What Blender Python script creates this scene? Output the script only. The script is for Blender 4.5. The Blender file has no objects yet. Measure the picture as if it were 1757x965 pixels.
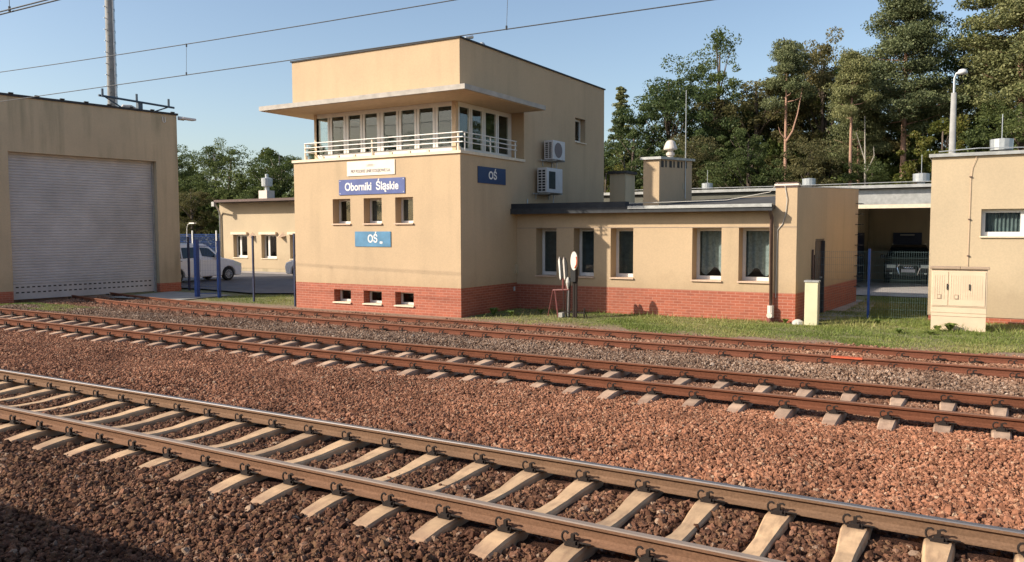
import bpy, math, random
import numpy as np
from math import sin, cos, pi, radians, sqrt, atan2
random.seed(7); RNG = np.random.default_rng(7)
S = bpy.context.scene
C = S.collection

# ------------------------------------------------------------ camera
cam_d = bpy.data.cameras.new('camera'); cam = bpy.data.objects.new('camera', cam_d); C.objects.link(cam); S.camera = cam
F, PITCH, ROLL, YAW = 1381.2068, 0.0626999, -0.0025429, 0.533637
cam_d.sensor_fit = 'HORIZONTAL'; cam_d.sensor_width = 36.0; cam_d.lens = 36.0*F/1757
cam_d.clip_start = 0.05; cam_d.clip_end = 6000
from mathutils import Vector, Matrix
fw = Vector((-sin(YAW)*cos(PITCH), cos(YAW)*cos(PITCH), -sin(PITCH)))
rt = fw.cross(Vector((0,0,1))).normalized(); up = rt.cross(fw)
r2 = rt*cos(ROLL)+up*sin(ROLL); u2 = -rt*sin(ROLL)+up*cos(ROLL)
cam.matrix_world = Matrix.Translation((0,0,2.3)) @ Matrix((r2, u2, -fw)).transposed().to_4x4()

# ------------------------------------------------------------ sky, sun, exposure
SUN_DIR = Vector((3.08, 3.13, -2.66)).normalized()      # the way the light travels
SUN_EL = math.asin(-SUN_DIR.z)
w = bpy.data.worlds.new('World'); S.world = w; w.use_nodes = True
nt = w.node_tree; bg = nt.nodes['Background']
sky = nt.nodes.new('ShaderNodeTexSky'); sky.sky_type = 'NISHITA'; sky.sun_disc = False
sky.sun_elevation = SUN_EL; sky.sun_rotation = math.atan2(-SUN_DIR.x, -SUN_DIR.y)
sky.altitude = 100; sky.air_density = 1.0; sky.dust_density = 1.6; sky.ozone_density = 0.7
nt.links.new(sky.outputs[0], bg.inputs[0]); bg.inputs[1].default_value = 0.125
sd = bpy.data.lights.new('sun', 'SUN'); sun = bpy.data.objects.new('sun', sd); C.objects.link(sun)
sd.energy = 4.6; sd.angle = radians(0.55); sd.color = (1.0, 0.90, 0.76)
sun.location = (-30,-30,40); sun.rotation_euler = SUN_DIR.to_track_quat('-Z','Y').to_euler()
S.view_settings.view_transform = 'Standard'; S.view_settings.look = 'None'
S.view_settings.exposure = 0.5; S.view_settings.gamma = 1; S.view_settings.use_curve_mapping = False
S.cycles.max_bounces = 6; S.cycles.transparent_max_bounces = 12; S.cycles.caustics_reflective = False; S.cycles.caustics_refractive = False

# ------------------------------------------------------------ materials
def srgb(r,g,b):
    f = lambda c: (c/255/12.92) if c/255 <= .04045 else ((c/255+.055)/1.055)**2.4
    return (f(r),f(g),f(b),1)
class NT:
    def __init__(s, name):
        s.m = bpy.data.materials.new(name); s.m.use_nodes = True; s.t = s.m.node_tree
        s.b = s.t.nodes['Principled BSDF']
    def n(s, typ, **kw):
        x = s.t.nodes.new(typ)
        for k,v in kw.items(): setattr(x,k,v)
        return x
    def l(s, a, b): s.t.links.new(a,b)
    def pos(s, scale=(1,1,1)):
        g = s.n('ShaderNodeNewGeometry'); m = s.n('ShaderNodeMapping'); m.inputs['Scale'].default_value = scale
        s.l(g.outputs['Position'], m.inputs[0]); return m.outputs[0]
    def noise(s, scale, vec=None, detail=4, rough=.6):
        x = s.n('ShaderNodeTexNoise'); x.inputs['Scale'].default_value = scale; x.inputs['Detail'].default_value = detail; x.inputs['Roughness'].default_value = rough
        s.l(vec if vec is not None else s.pos(), x.inputs['Vector']); return x.outputs['Fac']
    def ramp(s, fac, stops):
        x = s.n('ShaderNodeValToRGB'); e = x.color_ramp.elements
        while len(e) < len(stops): e.new(.5)
        for i,(p,c) in enumerate(stops): e[i].position = p; e[i].color = c if len(c)==4 else (*c,1)
        s.l(fac, x.inputs[0]); return x.outputs[0]
    def mix(s, fac, a, b, mode='MIX'):
        x = s.n('ShaderNodeMix', data_type='RGBA', blend_type=mode)
        for sock,v in ((x.inputs[0],fac),(x.inputs[6],a),(x.inputs[7],b)):
            if hasattr(v,'is_linked'): s.l(v,sock)
            elif isinstance(v,(int,float)): sock.default_value = v
            else: sock.default_value = v if len(v)==4 else (*v,1)
        return x.outputs[2]
    def math(s, op, a, b=0.0):
        x = s.n('ShaderNodeMath', operation=op)
        for sock,v in ((x.inputs[0],a),(x.inputs[1],b)):
            if hasattr(v,'is_linked'): s.l(v,sock)
            else: sock.default_value = v
        return x.outputs[0]
    def bump(s, h, strength=.3, dist=.02):
        x = s.n('ShaderNodeBump'); x.inputs['Strength'].default_value = strength; x.inputs['Distance'].default_value = dist
        s.l(h, x.inputs['Height']); s.l(x.outputs[0], s.b.inputs['Normal'])
    def col(s, c):
        if hasattr(c,'is_linked'): s.l(c, s.b.inputs['Base Color'])
        else: s.b.inputs['Base Color'].default_value = c if len(c)==4 else (*c,1)
    def rough(s, v): s.b.inputs['Roughness'].default_value = v
def lerp(a,b,t): return tuple(a[i]*(1-t)+b[i]*t for i in range(3))
def simple(name, c, rough=.6, var=.18, scale=6, metal=0, bump=0, coat=0):
    k = NT(name); d = tuple(x*(1-var) for x in c[:3]); e = tuple(min(1,x*(1+var)) for x in c[:3])
    f = k.noise(scale); k.col(k.ramp(f, [(.3,d),(.7,e)])); k.rough(rough); k.b.inputs['Metallic'].default_value = metal
    if coat: k.b.inputs['Coat Weight'].default_value = coat
    if bump: k.bump(k.noise(scale*8), bump, .01)
    return k.m
def stucco(name, c, streak=.07):
    k = NT(name)
    big = k.noise(.45, detail=5); fine = k.noise(26, detail=2)
    a = k.ramp(big, [(.3, tuple(x*y for x,y in zip(c,(.90,.91,.93)))), (.7, tuple(x*1.05 for x in c))])
    st = k.noise(1.0, k.pos((2.3,2.3,.16)), detail=4, rough=.55)
    f = k.ramp(st, [(.44,(0,0,0)),(.7,(1,1,1))])
    pm = k.ramp(k.noise(.8, k.pos((1,1,.5)), detail=3), [(.38,(0,0,0)),(.62,(1,1,1))])
    a = k.mix(k.math('MULTIPLY', k.math('MULTIPLY', f, pm), streak*5), a, tuple(x*y for x,y in zip(c,(.62,.66,.66))))
    a = k.mix(.10, a, k.ramp(fine, [(.35,(.2,.15,.1)),(.65,(1,.9,.7))]), 'MULTIPLY')
    g = k.n('ShaderNodeNewGeometry'); sp = k.n('ShaderNodeSeparateXYZ'); k.l(g.outputs['Position'], sp.inputs[0])
    zz = k.math('ADD', sp.outputs[2], k.math('MULTIPLY', k.math('SUBTRACT', k.noise(2.2, detail=6, rough=.75), .5), 1.3))
    mr = k.n('ShaderNodeMapRange'); mr.inputs[1].default_value = 1.15; mr.inputs[2].default_value = .55; k.l(zz, mr.inputs[0])
    a = k.mix(k.math('MULTIPLY', mr.outputs[0], .28), a, tuple(x*y for x,y in zip(c,(.5,.46,.42))))
    k.col(a); k.rough(.92); k.bump(k.noise(70, detail=3), .25, .006); return k.m
M = {}
M['stucco'] = stucco('cream_stucco', (.555,.405,.252))
M['stucco_pale'] = stucco('pale_stucco', (.54,.425,.28), .03)
M['stucco_worn'] = stucco('weathered_stucco', (.56,.46,.31), .24)
def brick():
    k = NT('red_clinker_tiles')
    g = k.n('ShaderNodeNewGeometry'); sp = k.n('ShaderNodeSeparateXYZ'); k.l(g.outputs['Position'], sp.inputs[0])
    u = k.math('ADD', sp.outputs[0], sp.outputs[1]); cb = k.n('ShaderNodeCombineXYZ'); k.l(u, cb.inputs[0]); k.l(sp.outputs[2], cb.inputs[1])
    b = k.n('ShaderNodeTexBrick'); k.l(cb.outputs[0], b.inputs['Vector'])
    b.inputs['Color1'].default_value = (.34,.088,.045,1); b.inputs['Color2'].default_value = (.44,.122,.062,1); b.inputs['Mortar'].default_value = (.47,.21,.14,1)
    b.inputs['Scale'].default_value = 1; b.inputs['Brick Width'].default_value = .25; b.inputs['Row Height'].default_value = .077
    b.inputs['Mortar Size'].default_value = .009; b.inputs['Bias'].default_value = 0
    c = k.mix(.5, b.outputs['Color'], k.ramp(k.noise(9), [(.3,(.75,.7,.7)),(.7,(1.05,1,1))]), 'MULTIPLY')
    c = k.mix(.5, c, k.ramp(k.noise(.9, detail=4), [(.35,(.78,.8,.82)),(.65,(1.05,1.02,1))]), 'MULTIPLY')
    k.col(c); k.rough(.6); inv = k.math('SUBTRACT', 1.0, b.outputs['Fac']); k.bump(inv, .5, .008); return k.m
M['brick'] = brick()
M['white'] = simple('white_window_plastic', (.72,.70,.66), .4, .05)
M['cornice'] = simple('pale_cornice', (.74,.62,.46), .7, .1)
M['sill'] = simple('tan_sill', (.62,.44,.31), .6, .12)
M['eave'] = simple('weathered_slab_edge', (.42,.38,.33), .8, .2, 3, bump=.1)
M['soffit'] = simple('painted_soffit', (.62,.47,.31), .85, .08)
M['flash'] = simple('dark_roof_flashing', (.035,.037,.04), .8, .3)
M['roofing'] = simple('bitumen_roofing', (.06,.056,.052), .97, .35, 2.5, bump=.3)
M['zinc'] = simple('zinc_sheet', (.42,.42,.40), .45, .2, 5, metal=.4)
M['dark'] = simple('dark_interior', (.035,.045,.04), .9, .4, 2)
M['interior'] = simple('control_room_walls', (.06,.11,.10), .9, .3, 1.2)
M['blind'] = simple('blue_grey_blinds', (.17,.20,.205), .8, .25, 8)
M['lace'] = simple('white_lace_curtain', (.34,.36,.355), .9, .25, 14)
M['blue'] = simple('blue_sign_enamel', (.006,.034,.115), .5, .12, 3)
M['violetblue'] = simple('faded_violet_blue_enamel', (.085,.115,.29), .35, .12, 3)
M['lightblue'] = simple('faded_light_blue_enamel', (.10,.25,.40), .3, .35, 1.3)
M['signwhite'] = simple('white_sign_paint', (.80,.76,.70), .5, .04)
M['signbeige'] = simple('off_white_sign_board', (.80,.72,.60), .5, .04)
M['greyprint'] = simple('grey_printing', (.17,.14,.14), .6, .1)
M['brown'] = simple('brown_downpipe_paint', (.11,.065,.055), .45, .2)
M['door'] = simple('dark_brown_door', (.07,.05,.045), .5, .2)
M['shutter'] = simple('grey_steel_shutter', (.47,.47,.48), .55, .16, .9, metal=.15, bump=.08)
M['olivegrey'] = simple('dark_olive_grey', (.13,.125,.10), .9, .15, 2)  # darker olive grey for the left stretch of fascia
M['shade_roofing'] = simple('tower_shade_roofing', (.022,.026,.032), .8, .25, 5)  # dark tone that paints the tower's shade onto the annex roof
M['black'] = simple('black_rubber', (.015,.015,.015), .7, .2)
M['bluepaint'] = simple('blue_fence_paint', (.015,.06,.24), .45, .2)
M['navy'] = simple('navy_fence_paint', (.015,.025,.07), .5, .2)
M['greenwire'] = simple('grey_green_wire', (.16,.24,.24), .5, .1)
M['carwhite'] = simple('white_car_paint', (.86,.86,.86), .3, .02, coat=.6)
M['carblack'] = simple('black_car_paint', (.008,.009,.012), .4, .1, coat=.15)
M['chrome'] = simple('chrome', (.75,.73,.75), .18, .03, metal=1)
M['lampglass'] = simple('headlight_glass', (.85,.9,.8), .15, .1, 30)
M['alloy'] = simple('alloy_wheel', (.55,.55,.56), .35, .1, metal=.7)
M['plate'] = simple('white_number_plate', (.7,.68,.7), .4, .03)
M['galv'] = simple('galvanised_steel', (.50,.52,.52), .4, .15, 8, metal=.5)
M['steelblue'] = simple('painted_steel_bar', (.06,.09,.12), .5, .3)
M['concrete_pole'] = simple('spun_concrete', (.30,.295,.28), .9, .18, 3, bump=.2)
M['concrete'] = simple('old_concrete', (.36,.34,.30), .9, .25, 2, bump=.2)
M['cabinet'] = simple('cream_polyester_cabinet', (.64,.50,.35), .6, .08, 2)
M['cabinet_cap'] = simple('tan_cabinet_cap', (.36,.26,.18), .6, .15, 3)
M['pillar'] = simple('pale_yellow_pillar_paint', (.62,.58,.38), .6, .08, 2)
M['acwhite'] = simple('white_unit_casing', (.62,.61,.60), .5, .06)
M['redpaint'] = simple('faded_red_paint', (.17,.05,.045), .6, .3)
M['orangemark'] = simple('orange_paint_mark', (.55,.10,.04), .7, .2)
M['rustyiron'] = simple('rusty_iron', (.018,.011,.008), .9, .3, 20)
M['wire'] = simple('tarnished_copper_wire', (.05,.055,.06), .6, .2)
M['cream_metal'] = simple('cream_cowl_paint', (.66,.58,.5), .5, .1)
M['whitewire'] = simple('pale_cable', (.5,.47,.42), .6, .1)
M['train'] = simple('grey_carriage_paint', (.18,.2,.24), .4, .1)
def glass(name, tint, refl=1.0):
    k = NT(name); k.t.nodes.remove(k.b)
    tr = k.n('ShaderNodeBsdfTransparent'); tr.inputs[0].default_value = (*tint,1)
    gl = k.n('ShaderNodeBsdfGlossy'); gl.inputs['Roughness'].default_value = .02; gl.inputs[0].default_value = (refl,refl,refl,1)
    fr = k.n('ShaderNodeFresnel'); gg = k.n('ShaderNodeNewGeometry'); k.l(k.math('SUBTRACT', 1.5, k.math('MULTIPLY', gg.outputs['Backfacing'], 1.5-1/1.5)), fr.inputs[0])
    bp = k.n('ShaderNodeBump'); bp.inputs['Strength'].default_value = .06; bp.inputs['Distance'].default_value = .02; k.l(k.noise(1.5, detail=1), bp.inputs['Height']); k.l(bp.outputs[0], gl.inputs['Normal'])
    mx = k.n('ShaderNodeMixShader'); k.l(fr.outputs[0], mx.inputs[0]); k.l(tr.outputs[0], mx.inputs[1]); k.l(gl.outputs[0], mx.inputs[2])
    k.l(mx.outputs[0], k.t.nodes['Material Output'].inputs[0]); return k.m
M['glass'] = glass('window_glass', (.86,.90,.89), .8)
M['carglass'] = glass('tinted_car_glass', (.25,.3,.32), .9)

def rail_mat(name, c, head, headrough):
    k = NT(name)
    a = k.ramp(k.noise(3.0, k.pos((1,6,6)), detail=6, rough=.7), [(.3,tuple(x*.72 for x in c)),(.7,tuple(x*1.2 for x in c))])
    a = k.mix(.35, a, k.ramp(k.noise(45), [(.35,tuple(x*.5 for x in c)),(.65,tuple(x*1.3 for x in c))]))
    g = k.n('ShaderNodeNewGeometry'); sp = k.n('ShaderNodeSeparateXYZ'); k.l(g.outputs['Normal'], sp.inputs[0])
    at = k.n('ShaderNodeAttribute', attribute_name='head')
    col = k.mix(at.outputs['Fac'], a, k.ramp(k.noise(4, k.pos((.3,9,1))), [(.3,tuple(x*.8 for x in head)),(.7,head)]))
    k.b.inputs['Specular IOR Level'].default_value = .15
    k.col(col); r = k.math('MULTIPLY', at.outputs['Fac'], headrough-.85); r = k.math('ADD', r, .85); k.l(r, k.b.inputs['Roughness'])
    mt = k.math('MULTIPLY', at.outputs['Fac'], .85 if headrough < .5 else 0.1); k.l(mt, k.b.inputs['Metallic']); return k.m
M['rail_used'] = rail_mat('worn_rail_steel', (.20,.118,.072), (.34,.31,.29), .46)
M['rail_used_dull'] = rail_mat('dull_brown_rail_steel', (.21,.115,.07), (.30,.24,.20), .6)  # duller, browner head for the near rail
M['rail_rust'] = rail_mat('rusty_rail_steel', (.150,.056,.030), (.22,.115,.075), .75)
M['rail_rust_red'] = rail_mat('red_rust_rail_steel', (.165,.062,.036), (.25,.115,.072), .8)
def sleeper_mat(name, c):
    k = NT(name); a = k.ramp(k.noise(5, detail=6), [(.3,tuple(x*.75 for x in c)),(.7,tuple(x*1.12 for x in c))])
    oi = k.n('ShaderNodeObjectInfo'); v = k.ramp(oi.outputs['Random'], [(0,(.70,.68,.66)),(.5,(.95,.93,.9)),(1,(1.1,1.06,1.0))])
    a = k.mix(1.0, a, v, 'MULTIPLY')
    st = k.ramp(k.noise(2.2, k.pos((6,1.2,1)), detail=5), [(.5,(0,0,0)),(.72,(1,1,1))])
    a = k.mix(k.math('MULTIPLY', st, .55), a, (.20,.11,.07))
    tc = k.n('ShaderNodeTexCoord'); so = k.n('ShaderNodeSeparateXYZ'); k.l(tc.outputs['Object'], so.inputs[0])
    dd = k.math('ABSOLUTE', k.math('SUBTRACT', k.math('ABSOLUTE', so.outputs[1]), .755)); dd = k.math('ADD', dd, k.math('MULTIPLY', k.math('SUBTRACT', k.noise(9), .5), .14))
    mr = k.n('ShaderNodeMapRange'); mr.inputs[1].default_value = .20; mr.inputs[2].default_value = .07; k.l(dd, mr.inputs[0]); a = k.mix(k.math('MULTIPLY', mr.outputs[0], .6), a, (.13,.075,.05))
    me_ = k.n('ShaderNodeMapRange'); me_.inputs[1].default_value = 1.0; me_.inputs[2].default_value = 1.25; k.l(k.math('ADD', k.math('ABSOLUTE', so.outputs[1]), k.math('MULTIPLY', k.math('SUBTRACT', k.noise(7), .5), .3)), me_.inputs[0]); a = k.mix(k.math('MULTIPLY', me_.outputs[0], .5), a, (.24,.13,.09))
    k.col(a); k.rough(.9); k.bump(k.noise(60), .3, .006); return k.m
M['sleeper'] = sleeper_mat('tan_stained_concrete', (.62,.42,.25))
M['sleeper2'] = sleeper_mat('dusty_concrete', (.55,.38,.265))
def stone_mat():
    k = NT('ballast_stone'); oi = k.n('ShaderNodeObjectInfo')
    red = k.ramp(oi.outputs['Random'], [(0,(.13,.064,.040)),(.3,(.24,.115,.070)),(.6,(.315,.152,.094)),(.85,(.37,.195,.125)),(.97,(.38,.235,.155)),(1,(.43,.32,.23))])
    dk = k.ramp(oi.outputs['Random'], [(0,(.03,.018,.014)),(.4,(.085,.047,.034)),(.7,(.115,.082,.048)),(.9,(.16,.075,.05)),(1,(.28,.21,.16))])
    gr = k.ramp(oi.outputs['Random'], [(0,(.11,.068,.048)),(.35,(.21,.14,.10)),(.7,(.275,.195,.145)),(.92,(.34,.255,.195)),(1,(.46,.38,.31))])
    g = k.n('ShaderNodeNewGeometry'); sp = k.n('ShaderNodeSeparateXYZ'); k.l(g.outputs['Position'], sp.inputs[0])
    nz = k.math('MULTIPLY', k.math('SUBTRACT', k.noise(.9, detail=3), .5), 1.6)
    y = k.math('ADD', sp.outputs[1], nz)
    def band(a,b,inv=False):
        x = k.n('ShaderNodeMapRange'); x.inputs[1].default_value = a; x.inputs[2].default_value = b
        k.l(y, x.inputs[0]); return x.outputs[0]
    f_gray = band(13.0,13.9); a = k.mix(f_gray, red, gr)
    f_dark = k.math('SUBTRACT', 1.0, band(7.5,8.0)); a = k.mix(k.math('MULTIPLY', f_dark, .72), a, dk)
    f2 = k.math('MULTIPLY', k.math('MULTIPLY', band(11.3,11.9), k.math('SUBTRACT',1.0,f_gray)), .55); a = k.mix(f2, a, k.mix(.5, gr, dk))
    f_t3 = k.math('MULTIPLY', band(15.3,15.9), .6); a = k.mix(f_t3, a, red)
    big = k.mix(1.0, k.ramp(k.noise(.35, detail=4), [(.3,(.80,.78,.78)),(.7,(1.15,1.12,1.08))]), k.ramp(k.noise(1.6, detail=5, rough=.7), [(.36,(.70,.68,.68)),(.62,(1.10,1.10,1.10))]), 'MULTIPLY')
    a = k.mix(1.0, a, big, 'MULTIPLY')
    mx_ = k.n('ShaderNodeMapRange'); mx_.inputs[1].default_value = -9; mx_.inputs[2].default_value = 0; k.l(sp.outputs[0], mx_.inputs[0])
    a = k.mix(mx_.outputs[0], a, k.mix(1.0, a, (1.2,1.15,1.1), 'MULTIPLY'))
    k.col(a); k.rough(.95); k.b.inputs['Specular IOR Level'].default_value = .12; k.bump(k.noise(60, detail=2), .4, .006); return k.m
M['stone'] = stone_mat()
def bed_mat():
    k = NT('fine_ballast_dust')
    a = k.ramp(k.noise(22, detail=6, rough=.75), [(.32,(.09,.047,.032)),(.5,(.20,.105,.07)),(.7,(.31,.17,.11))])
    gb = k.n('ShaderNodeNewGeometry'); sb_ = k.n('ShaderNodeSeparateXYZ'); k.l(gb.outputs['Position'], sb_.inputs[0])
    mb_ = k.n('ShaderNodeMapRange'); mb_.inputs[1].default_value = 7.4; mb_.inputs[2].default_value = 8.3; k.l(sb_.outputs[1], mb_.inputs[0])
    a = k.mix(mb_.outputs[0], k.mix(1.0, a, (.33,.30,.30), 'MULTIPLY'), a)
    k.col(a); k.rough(1); k.b.inputs['Specular IOR Level'].default_value = .1; k.bump(k.noise(30, detail=5, rough=.8), .9, .05); return k.m
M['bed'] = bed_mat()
def ground_mat():
    k = NT('dry_grassy_soil')
    g = k.ramp(k.noise(7, detail=6, rough=.7), [(.3,(.08,.085,.03)),(.5,(.17,.165,.065)),(.72,(.29,.235,.13))])
    s_ = k.ramp(k.noise(12, detail=6, rough=.7), [(.3,(.15,.09,.06)),(.7,(.34,.22,.15))])
    sp = k.n('ShaderNodeSeparateXYZ'); gg = k.n('ShaderNodeNewGeometry'); k.l(gg.outputs['Position'], sp.inputs[0])
    y = k.math('ADD', sp.outputs[1], k.math('MULTIPLY', k.math('SUBTRACT', k.noise(.7), .5), 1.5))
    mr = k.n('ShaderNodeMapRange'); mr.inputs[1].default_value = 18.6; mr.inputs[2].default_value = 19.4; k.l(y, mr.inputs[0])
    k.col(k.mix(mr.outputs[0], s_, g)); k.rough(1); k.bump(k.noise(25, detail=5), .6, .04); return k.m
M['ground'] = ground_mat()
M['asphalt'] = simple('yard_asphalt', (.12,.115,.12), .9, .22, 1.2, bump=.3)
M['paving'] = simple('pale_concrete_paving', (.33,.30,.28), .9, .15, 2, bump=.2)
M['slab'] = simple('concrete_slab', (.30,.285,.26), .9, .2, 1.5, bump=.2)
def leafmat(name, cs, trans=.45):
    k = NT(name); at = k.n('ShaderNodeAttribute', attribute_name='rnd')
    c = k.ramp(at.outputs['Fac'], [(i/(len(cs)-1), x) for i,x in enumerate(cs)])
    oi = k.n('ShaderNodeObjectInfo'); c = k.mix(1.0, c, k.ramp(oi.outputs['Random'], [(0,(.8,.85,.85)),(1,(1.2,1.12,1.0))]), 'MULTIPLY')
    k.t.nodes.remove(k.b)
    d = k.n('ShaderNodeBsdfDiffuse'); t = k.n('ShaderNodeBsdfTranslucent'); k.l(c, d.inputs[0]); k.l(c, t.inputs[0])
    mx = k.n('ShaderNodeMixShader'); mx.inputs[0].default_value = trans; k.l(d.outputs[0], mx.inputs[1]); k.l(t.outputs[0], mx.inputs[2])
    gl = k.n('ShaderNodeBsdfGlossy'); gl.inputs['Roughness'].default_value = .45; gl.inputs[0].default_value=(.8,.85,.8,1); m2 = k.n('ShaderNodeMixShader'); m2.inputs[0].default_value = .012
    k.l(mx.outputs[0], m2.inputs[1]); k.l(gl.outputs[0], m2.inputs[2])
    k.l(m2.outputs[0], k.t.nodes['Material Output'].inputs[0]); return k.m
M['leaf_dark'] = leafmat('dark_oak_leaves', [(0.053,0.078,0.031),(0.094,0.127,0.047),(0.142,0.177,0.066),(0.212,0.236,0.106)])
M['leaf_mid'] = leafmat('mid_green_leaves', [(0.053,0.083,0.026),(0.100,0.136,0.042),(0.153,0.189,0.059),(0.224,0.236,0.094)])
M['leaf_yellow'] = leafmat('yellowing_leaves', [(.06,.075,.018),(.11,.13,.03),(.17,.17,.045),(.24,.20,.06)])
M['leaf_brown'] = leafmat('browning_leaves', [(0.088,0.090,0.042),(0.142,0.136,0.061),(0.195,0.177,0.080),(0.236,0.201,0.100)])
M['needle'] = leafmat('pine_needles', [(0.085,0.101,0.047),(0.147,0.168,0.078),(0.212,0.224,0.106),(0.271,0.277,0.147)], 0.236)
M['grass'] = leafmat('lawn_grass', [(.115,.165,.045),(.18,.235,.065),(.27,.30,.10),(.43,.38,.19)], .35)
def bark(name, c0, c1, zsplit=None, c2=None):
    k = NT(name); a = k.ramp(k.noise(5, k.pos((2,2,.5)), detail=6), [(.3,c0),(.7,c1)])
    if zsplit:
        g = k.n('ShaderNodeNewGeometry'); sp = k.n('ShaderNodeSeparateXYZ'); k.l(g.outputs['Position'], sp.inputs[0])
        mr = k.n('ShaderNodeMapRange'); mr.inputs[1].default_value = zsplit; mr.inputs[2].default_value = zsplit+3; k.l(sp.outputs[2], mr.inputs[0])
        a = k.mix(mr.outputs[0], a, c2)
    k.col(a); k.rough(.95); k.bump(k.noise(14, k.pos((3,3,.6))), .6, .05); return k.m
M['bark'] = bark('grey_brown_bark', (.06,.045,.035), (.16,.12,.09))
M['pinebark'] = bark('orange_pine_bark', (.12,.07,.05), (.28,.18,.13), 3.0, (.40,.235,.165))
M['birch'] = bark('pale_bark', (.22,.19,.15), (.46,.42,.36))

# ------------------------------------------------------------ mesh helpers
def wloc(o):
    v = Vector((0,0,0))
    while o: v += Vector(o.location); o = o.parent
    return v
def tag(o, label=None, cat=None, group=None, kind=None):
    if label: o['label'] = label
    if cat: o['category'] = cat
    if group: o['group'] = group
    if kind: o['kind'] = kind
    return o
def empty(name, loc, label, cat, group=None):
    o = bpy.data.objects.new(name, None); C.objects.link(o); o.location = loc; o.empty_display_size = .3
    return tag(o, label, cat, group)
class MB:
    def __init__(s): s.v=[]; s.f=[]; s.mi=[]
    def add(s, vs, fs, mi=0):
        n=len(s.v); s.v += [tuple(v) for v in vs]; s.f += [tuple(i+n for i in f) for f in fs]; s.mi += [mi]*len(fs); return s
    def quad(s, a,b,c,d, mi=0): return s.add([a,b,c,d],[(0,1,2,3)],mi)
    def box(s, x0,x1,y0,y1,z0,z1, mi=0):
        return s.add([(x0,y0,z0),(x1,y0,z0),(x1,y1,z0),(x0,y1,z0),(x0,y0,z1),(x1,y0,z1),(x1,y1,z1),(x0,y1,z1)],
            [(0,3,2,1),(4,5,6,7),(0,1,5,4),(1,2,6,5),(2,3,7,6),(3,0,4,7)],mi)
    def obox(s, W, u0,u1,n0,n1,z0,z1, mi=0):    # box in a wall's own axes: u along, n outward
        P=lambda u,n,z: (W.o[0]+W.u[0]*u+W.n[0]*n, W.o[1]+W.u[1]*u+W.n[1]*n, z)
        return s.add([P(u0,n0,z0),P(u1,n0,z0),P(u1,n1,z0),P(u0,n1,z0),P(u0,n0,z1),P(u1,n0,z1),P(u1,n1,z1),P(u0,n1,z1)],
            [(0,3,2,1),(4,5,6,7),(0,1,5,4),(1,2,6,5),(2,3,7,6),(3,0,4,7)],mi)
    def prism(s, poly, z0, z1, mi=0):           # poly in xy
        n=len(poly); z0f = z0 if callable(z0) else (lambda x,y:z0); z1f = z1 if callable(z1) else (lambda x,y:z1)
        vs=[(x,y,z0f(x,y)) for x,y in poly]+[(x,y,z1f(x,y)) for x,y in poly]
        return s.add(vs,[tuple(range(n))[::-1],tuple(range(n,2*n))]+[(i,(i+1)%n,n+(i+1)%n,n+i) for i in range(n)],mi)
    def extr(s, poly, axis, a, b, mi=0):        # poly (p,q) swept along an axis: 'x': (y,z), 'y': (x,z)
        n=len(poly); f=(lambda p,q,t:(t,p,q)) if axis=='x' else (lambda p,q,t:(p,t,q))
        vs=[f(p,q,a) for p,q in poly]+[f(p,q,b) for p,q in poly]
        return s.add(vs,[tuple(range(n))[::-1],tuple(range(n,2*n))]+[(i,(i+1)%n,n+(i+1)%n,n+i) for i in range(n)],mi)
    def tube(s, pts, r, sides=8, mi=0, cap=True):
        pts=[Vector(p) for p in pts]; n=len(pts); R=r if isinstance(r,(list,tuple)) else [r]*n
        base=len(s.v); prev=None
        for i,p in enumerate(pts):
            t=(pts[min(i+1,n-1)]-pts[max(i-1,0)]).normalized()
            if prev is None:
                a=Vector((0,0,1)) if abs(t.z)<.9 else Vector((1,0,0)); x=t.cross(a).normalized()
            else: x=(prev-t*prev.dot(t)).normalized()
            prev=x; y=t.cross(x)
            for k in range(sides):
                an=2*pi*k/sides; q=p+(x*cos(an)+y*sin(an))*R[i]; s.v.append(tuple(q))
        for i in range(n-1):
            for k in range(sides):
                a=base+i*sides+k; b=base+i*sides+(k+1)%sides; s.f.append((a,b,b+sides,a+sides)); s.mi.append(mi)
        if cap:
            s.f.append(tuple(base+k for k in range(sides))[::-1]); s.mi.append(mi)
            s.f.append(tuple(base+(n-1)*sides+k for k in range(sides))); s.mi.append(mi)
        return s
    def lathe(s, prof, cx, cy, sides=16, mi=0):  # prof (r,z)
        base=len(s.v)
        for r,z in prof:
            for k in range(sides): s.v.append((cx+r*cos(2*pi*k/sides), cy+r*sin(2*pi*k/sides), z))
        for i in range(len(prof)-1):
            for k in range(sides):
                a=base+i*sides+k; b=base+i*sides+(k+1)%sides; s.f.append((a,b,b+sides,a+sides)); s.mi.append(mi)
        s.f.append(tuple(base+k for k in range(sides))[::-1]); s.mi.append(mi)
        s.f.append(tuple(base+(len(prof)-1)*sides+k for k in range(sides))); s.mi.append(mi); return s
    def build(s, name, mats, parent=None, label=None, bevel=0, smooth=False, loc=None):
        off = wloc(parent) if parent else Vector(loc or (0,0,0))
        me=bpy.data.meshes.new(name); me.from_pydata([(v[0]-off.x,v[1]-off.y,v[2]-off.z) for v in s.v],[],s.f)
        for m in (mats if isinstance(mats,(list,tuple)) else [mats]): me.materials.append(M[m] if isinstance(m,str) else m)
        me.polygons.foreach_set('material_index', s.mi)
        if smooth: me.polygons.foreach_set('use_smooth',[True]*len(s.f))
        me.update(); o=bpy.data.objects.new(name,me); C.objects.link(o); o.parent=parent
        if loc and not parent: o.location=loc
        if label: o['label']=label
        if bevel:
            b=o.modifiers.new('bevel','BEVEL'); b.width=bevel; b.segments=2; b.limit_method='ANGLE'; b.angle_limit=radians(35)
        return o
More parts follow.
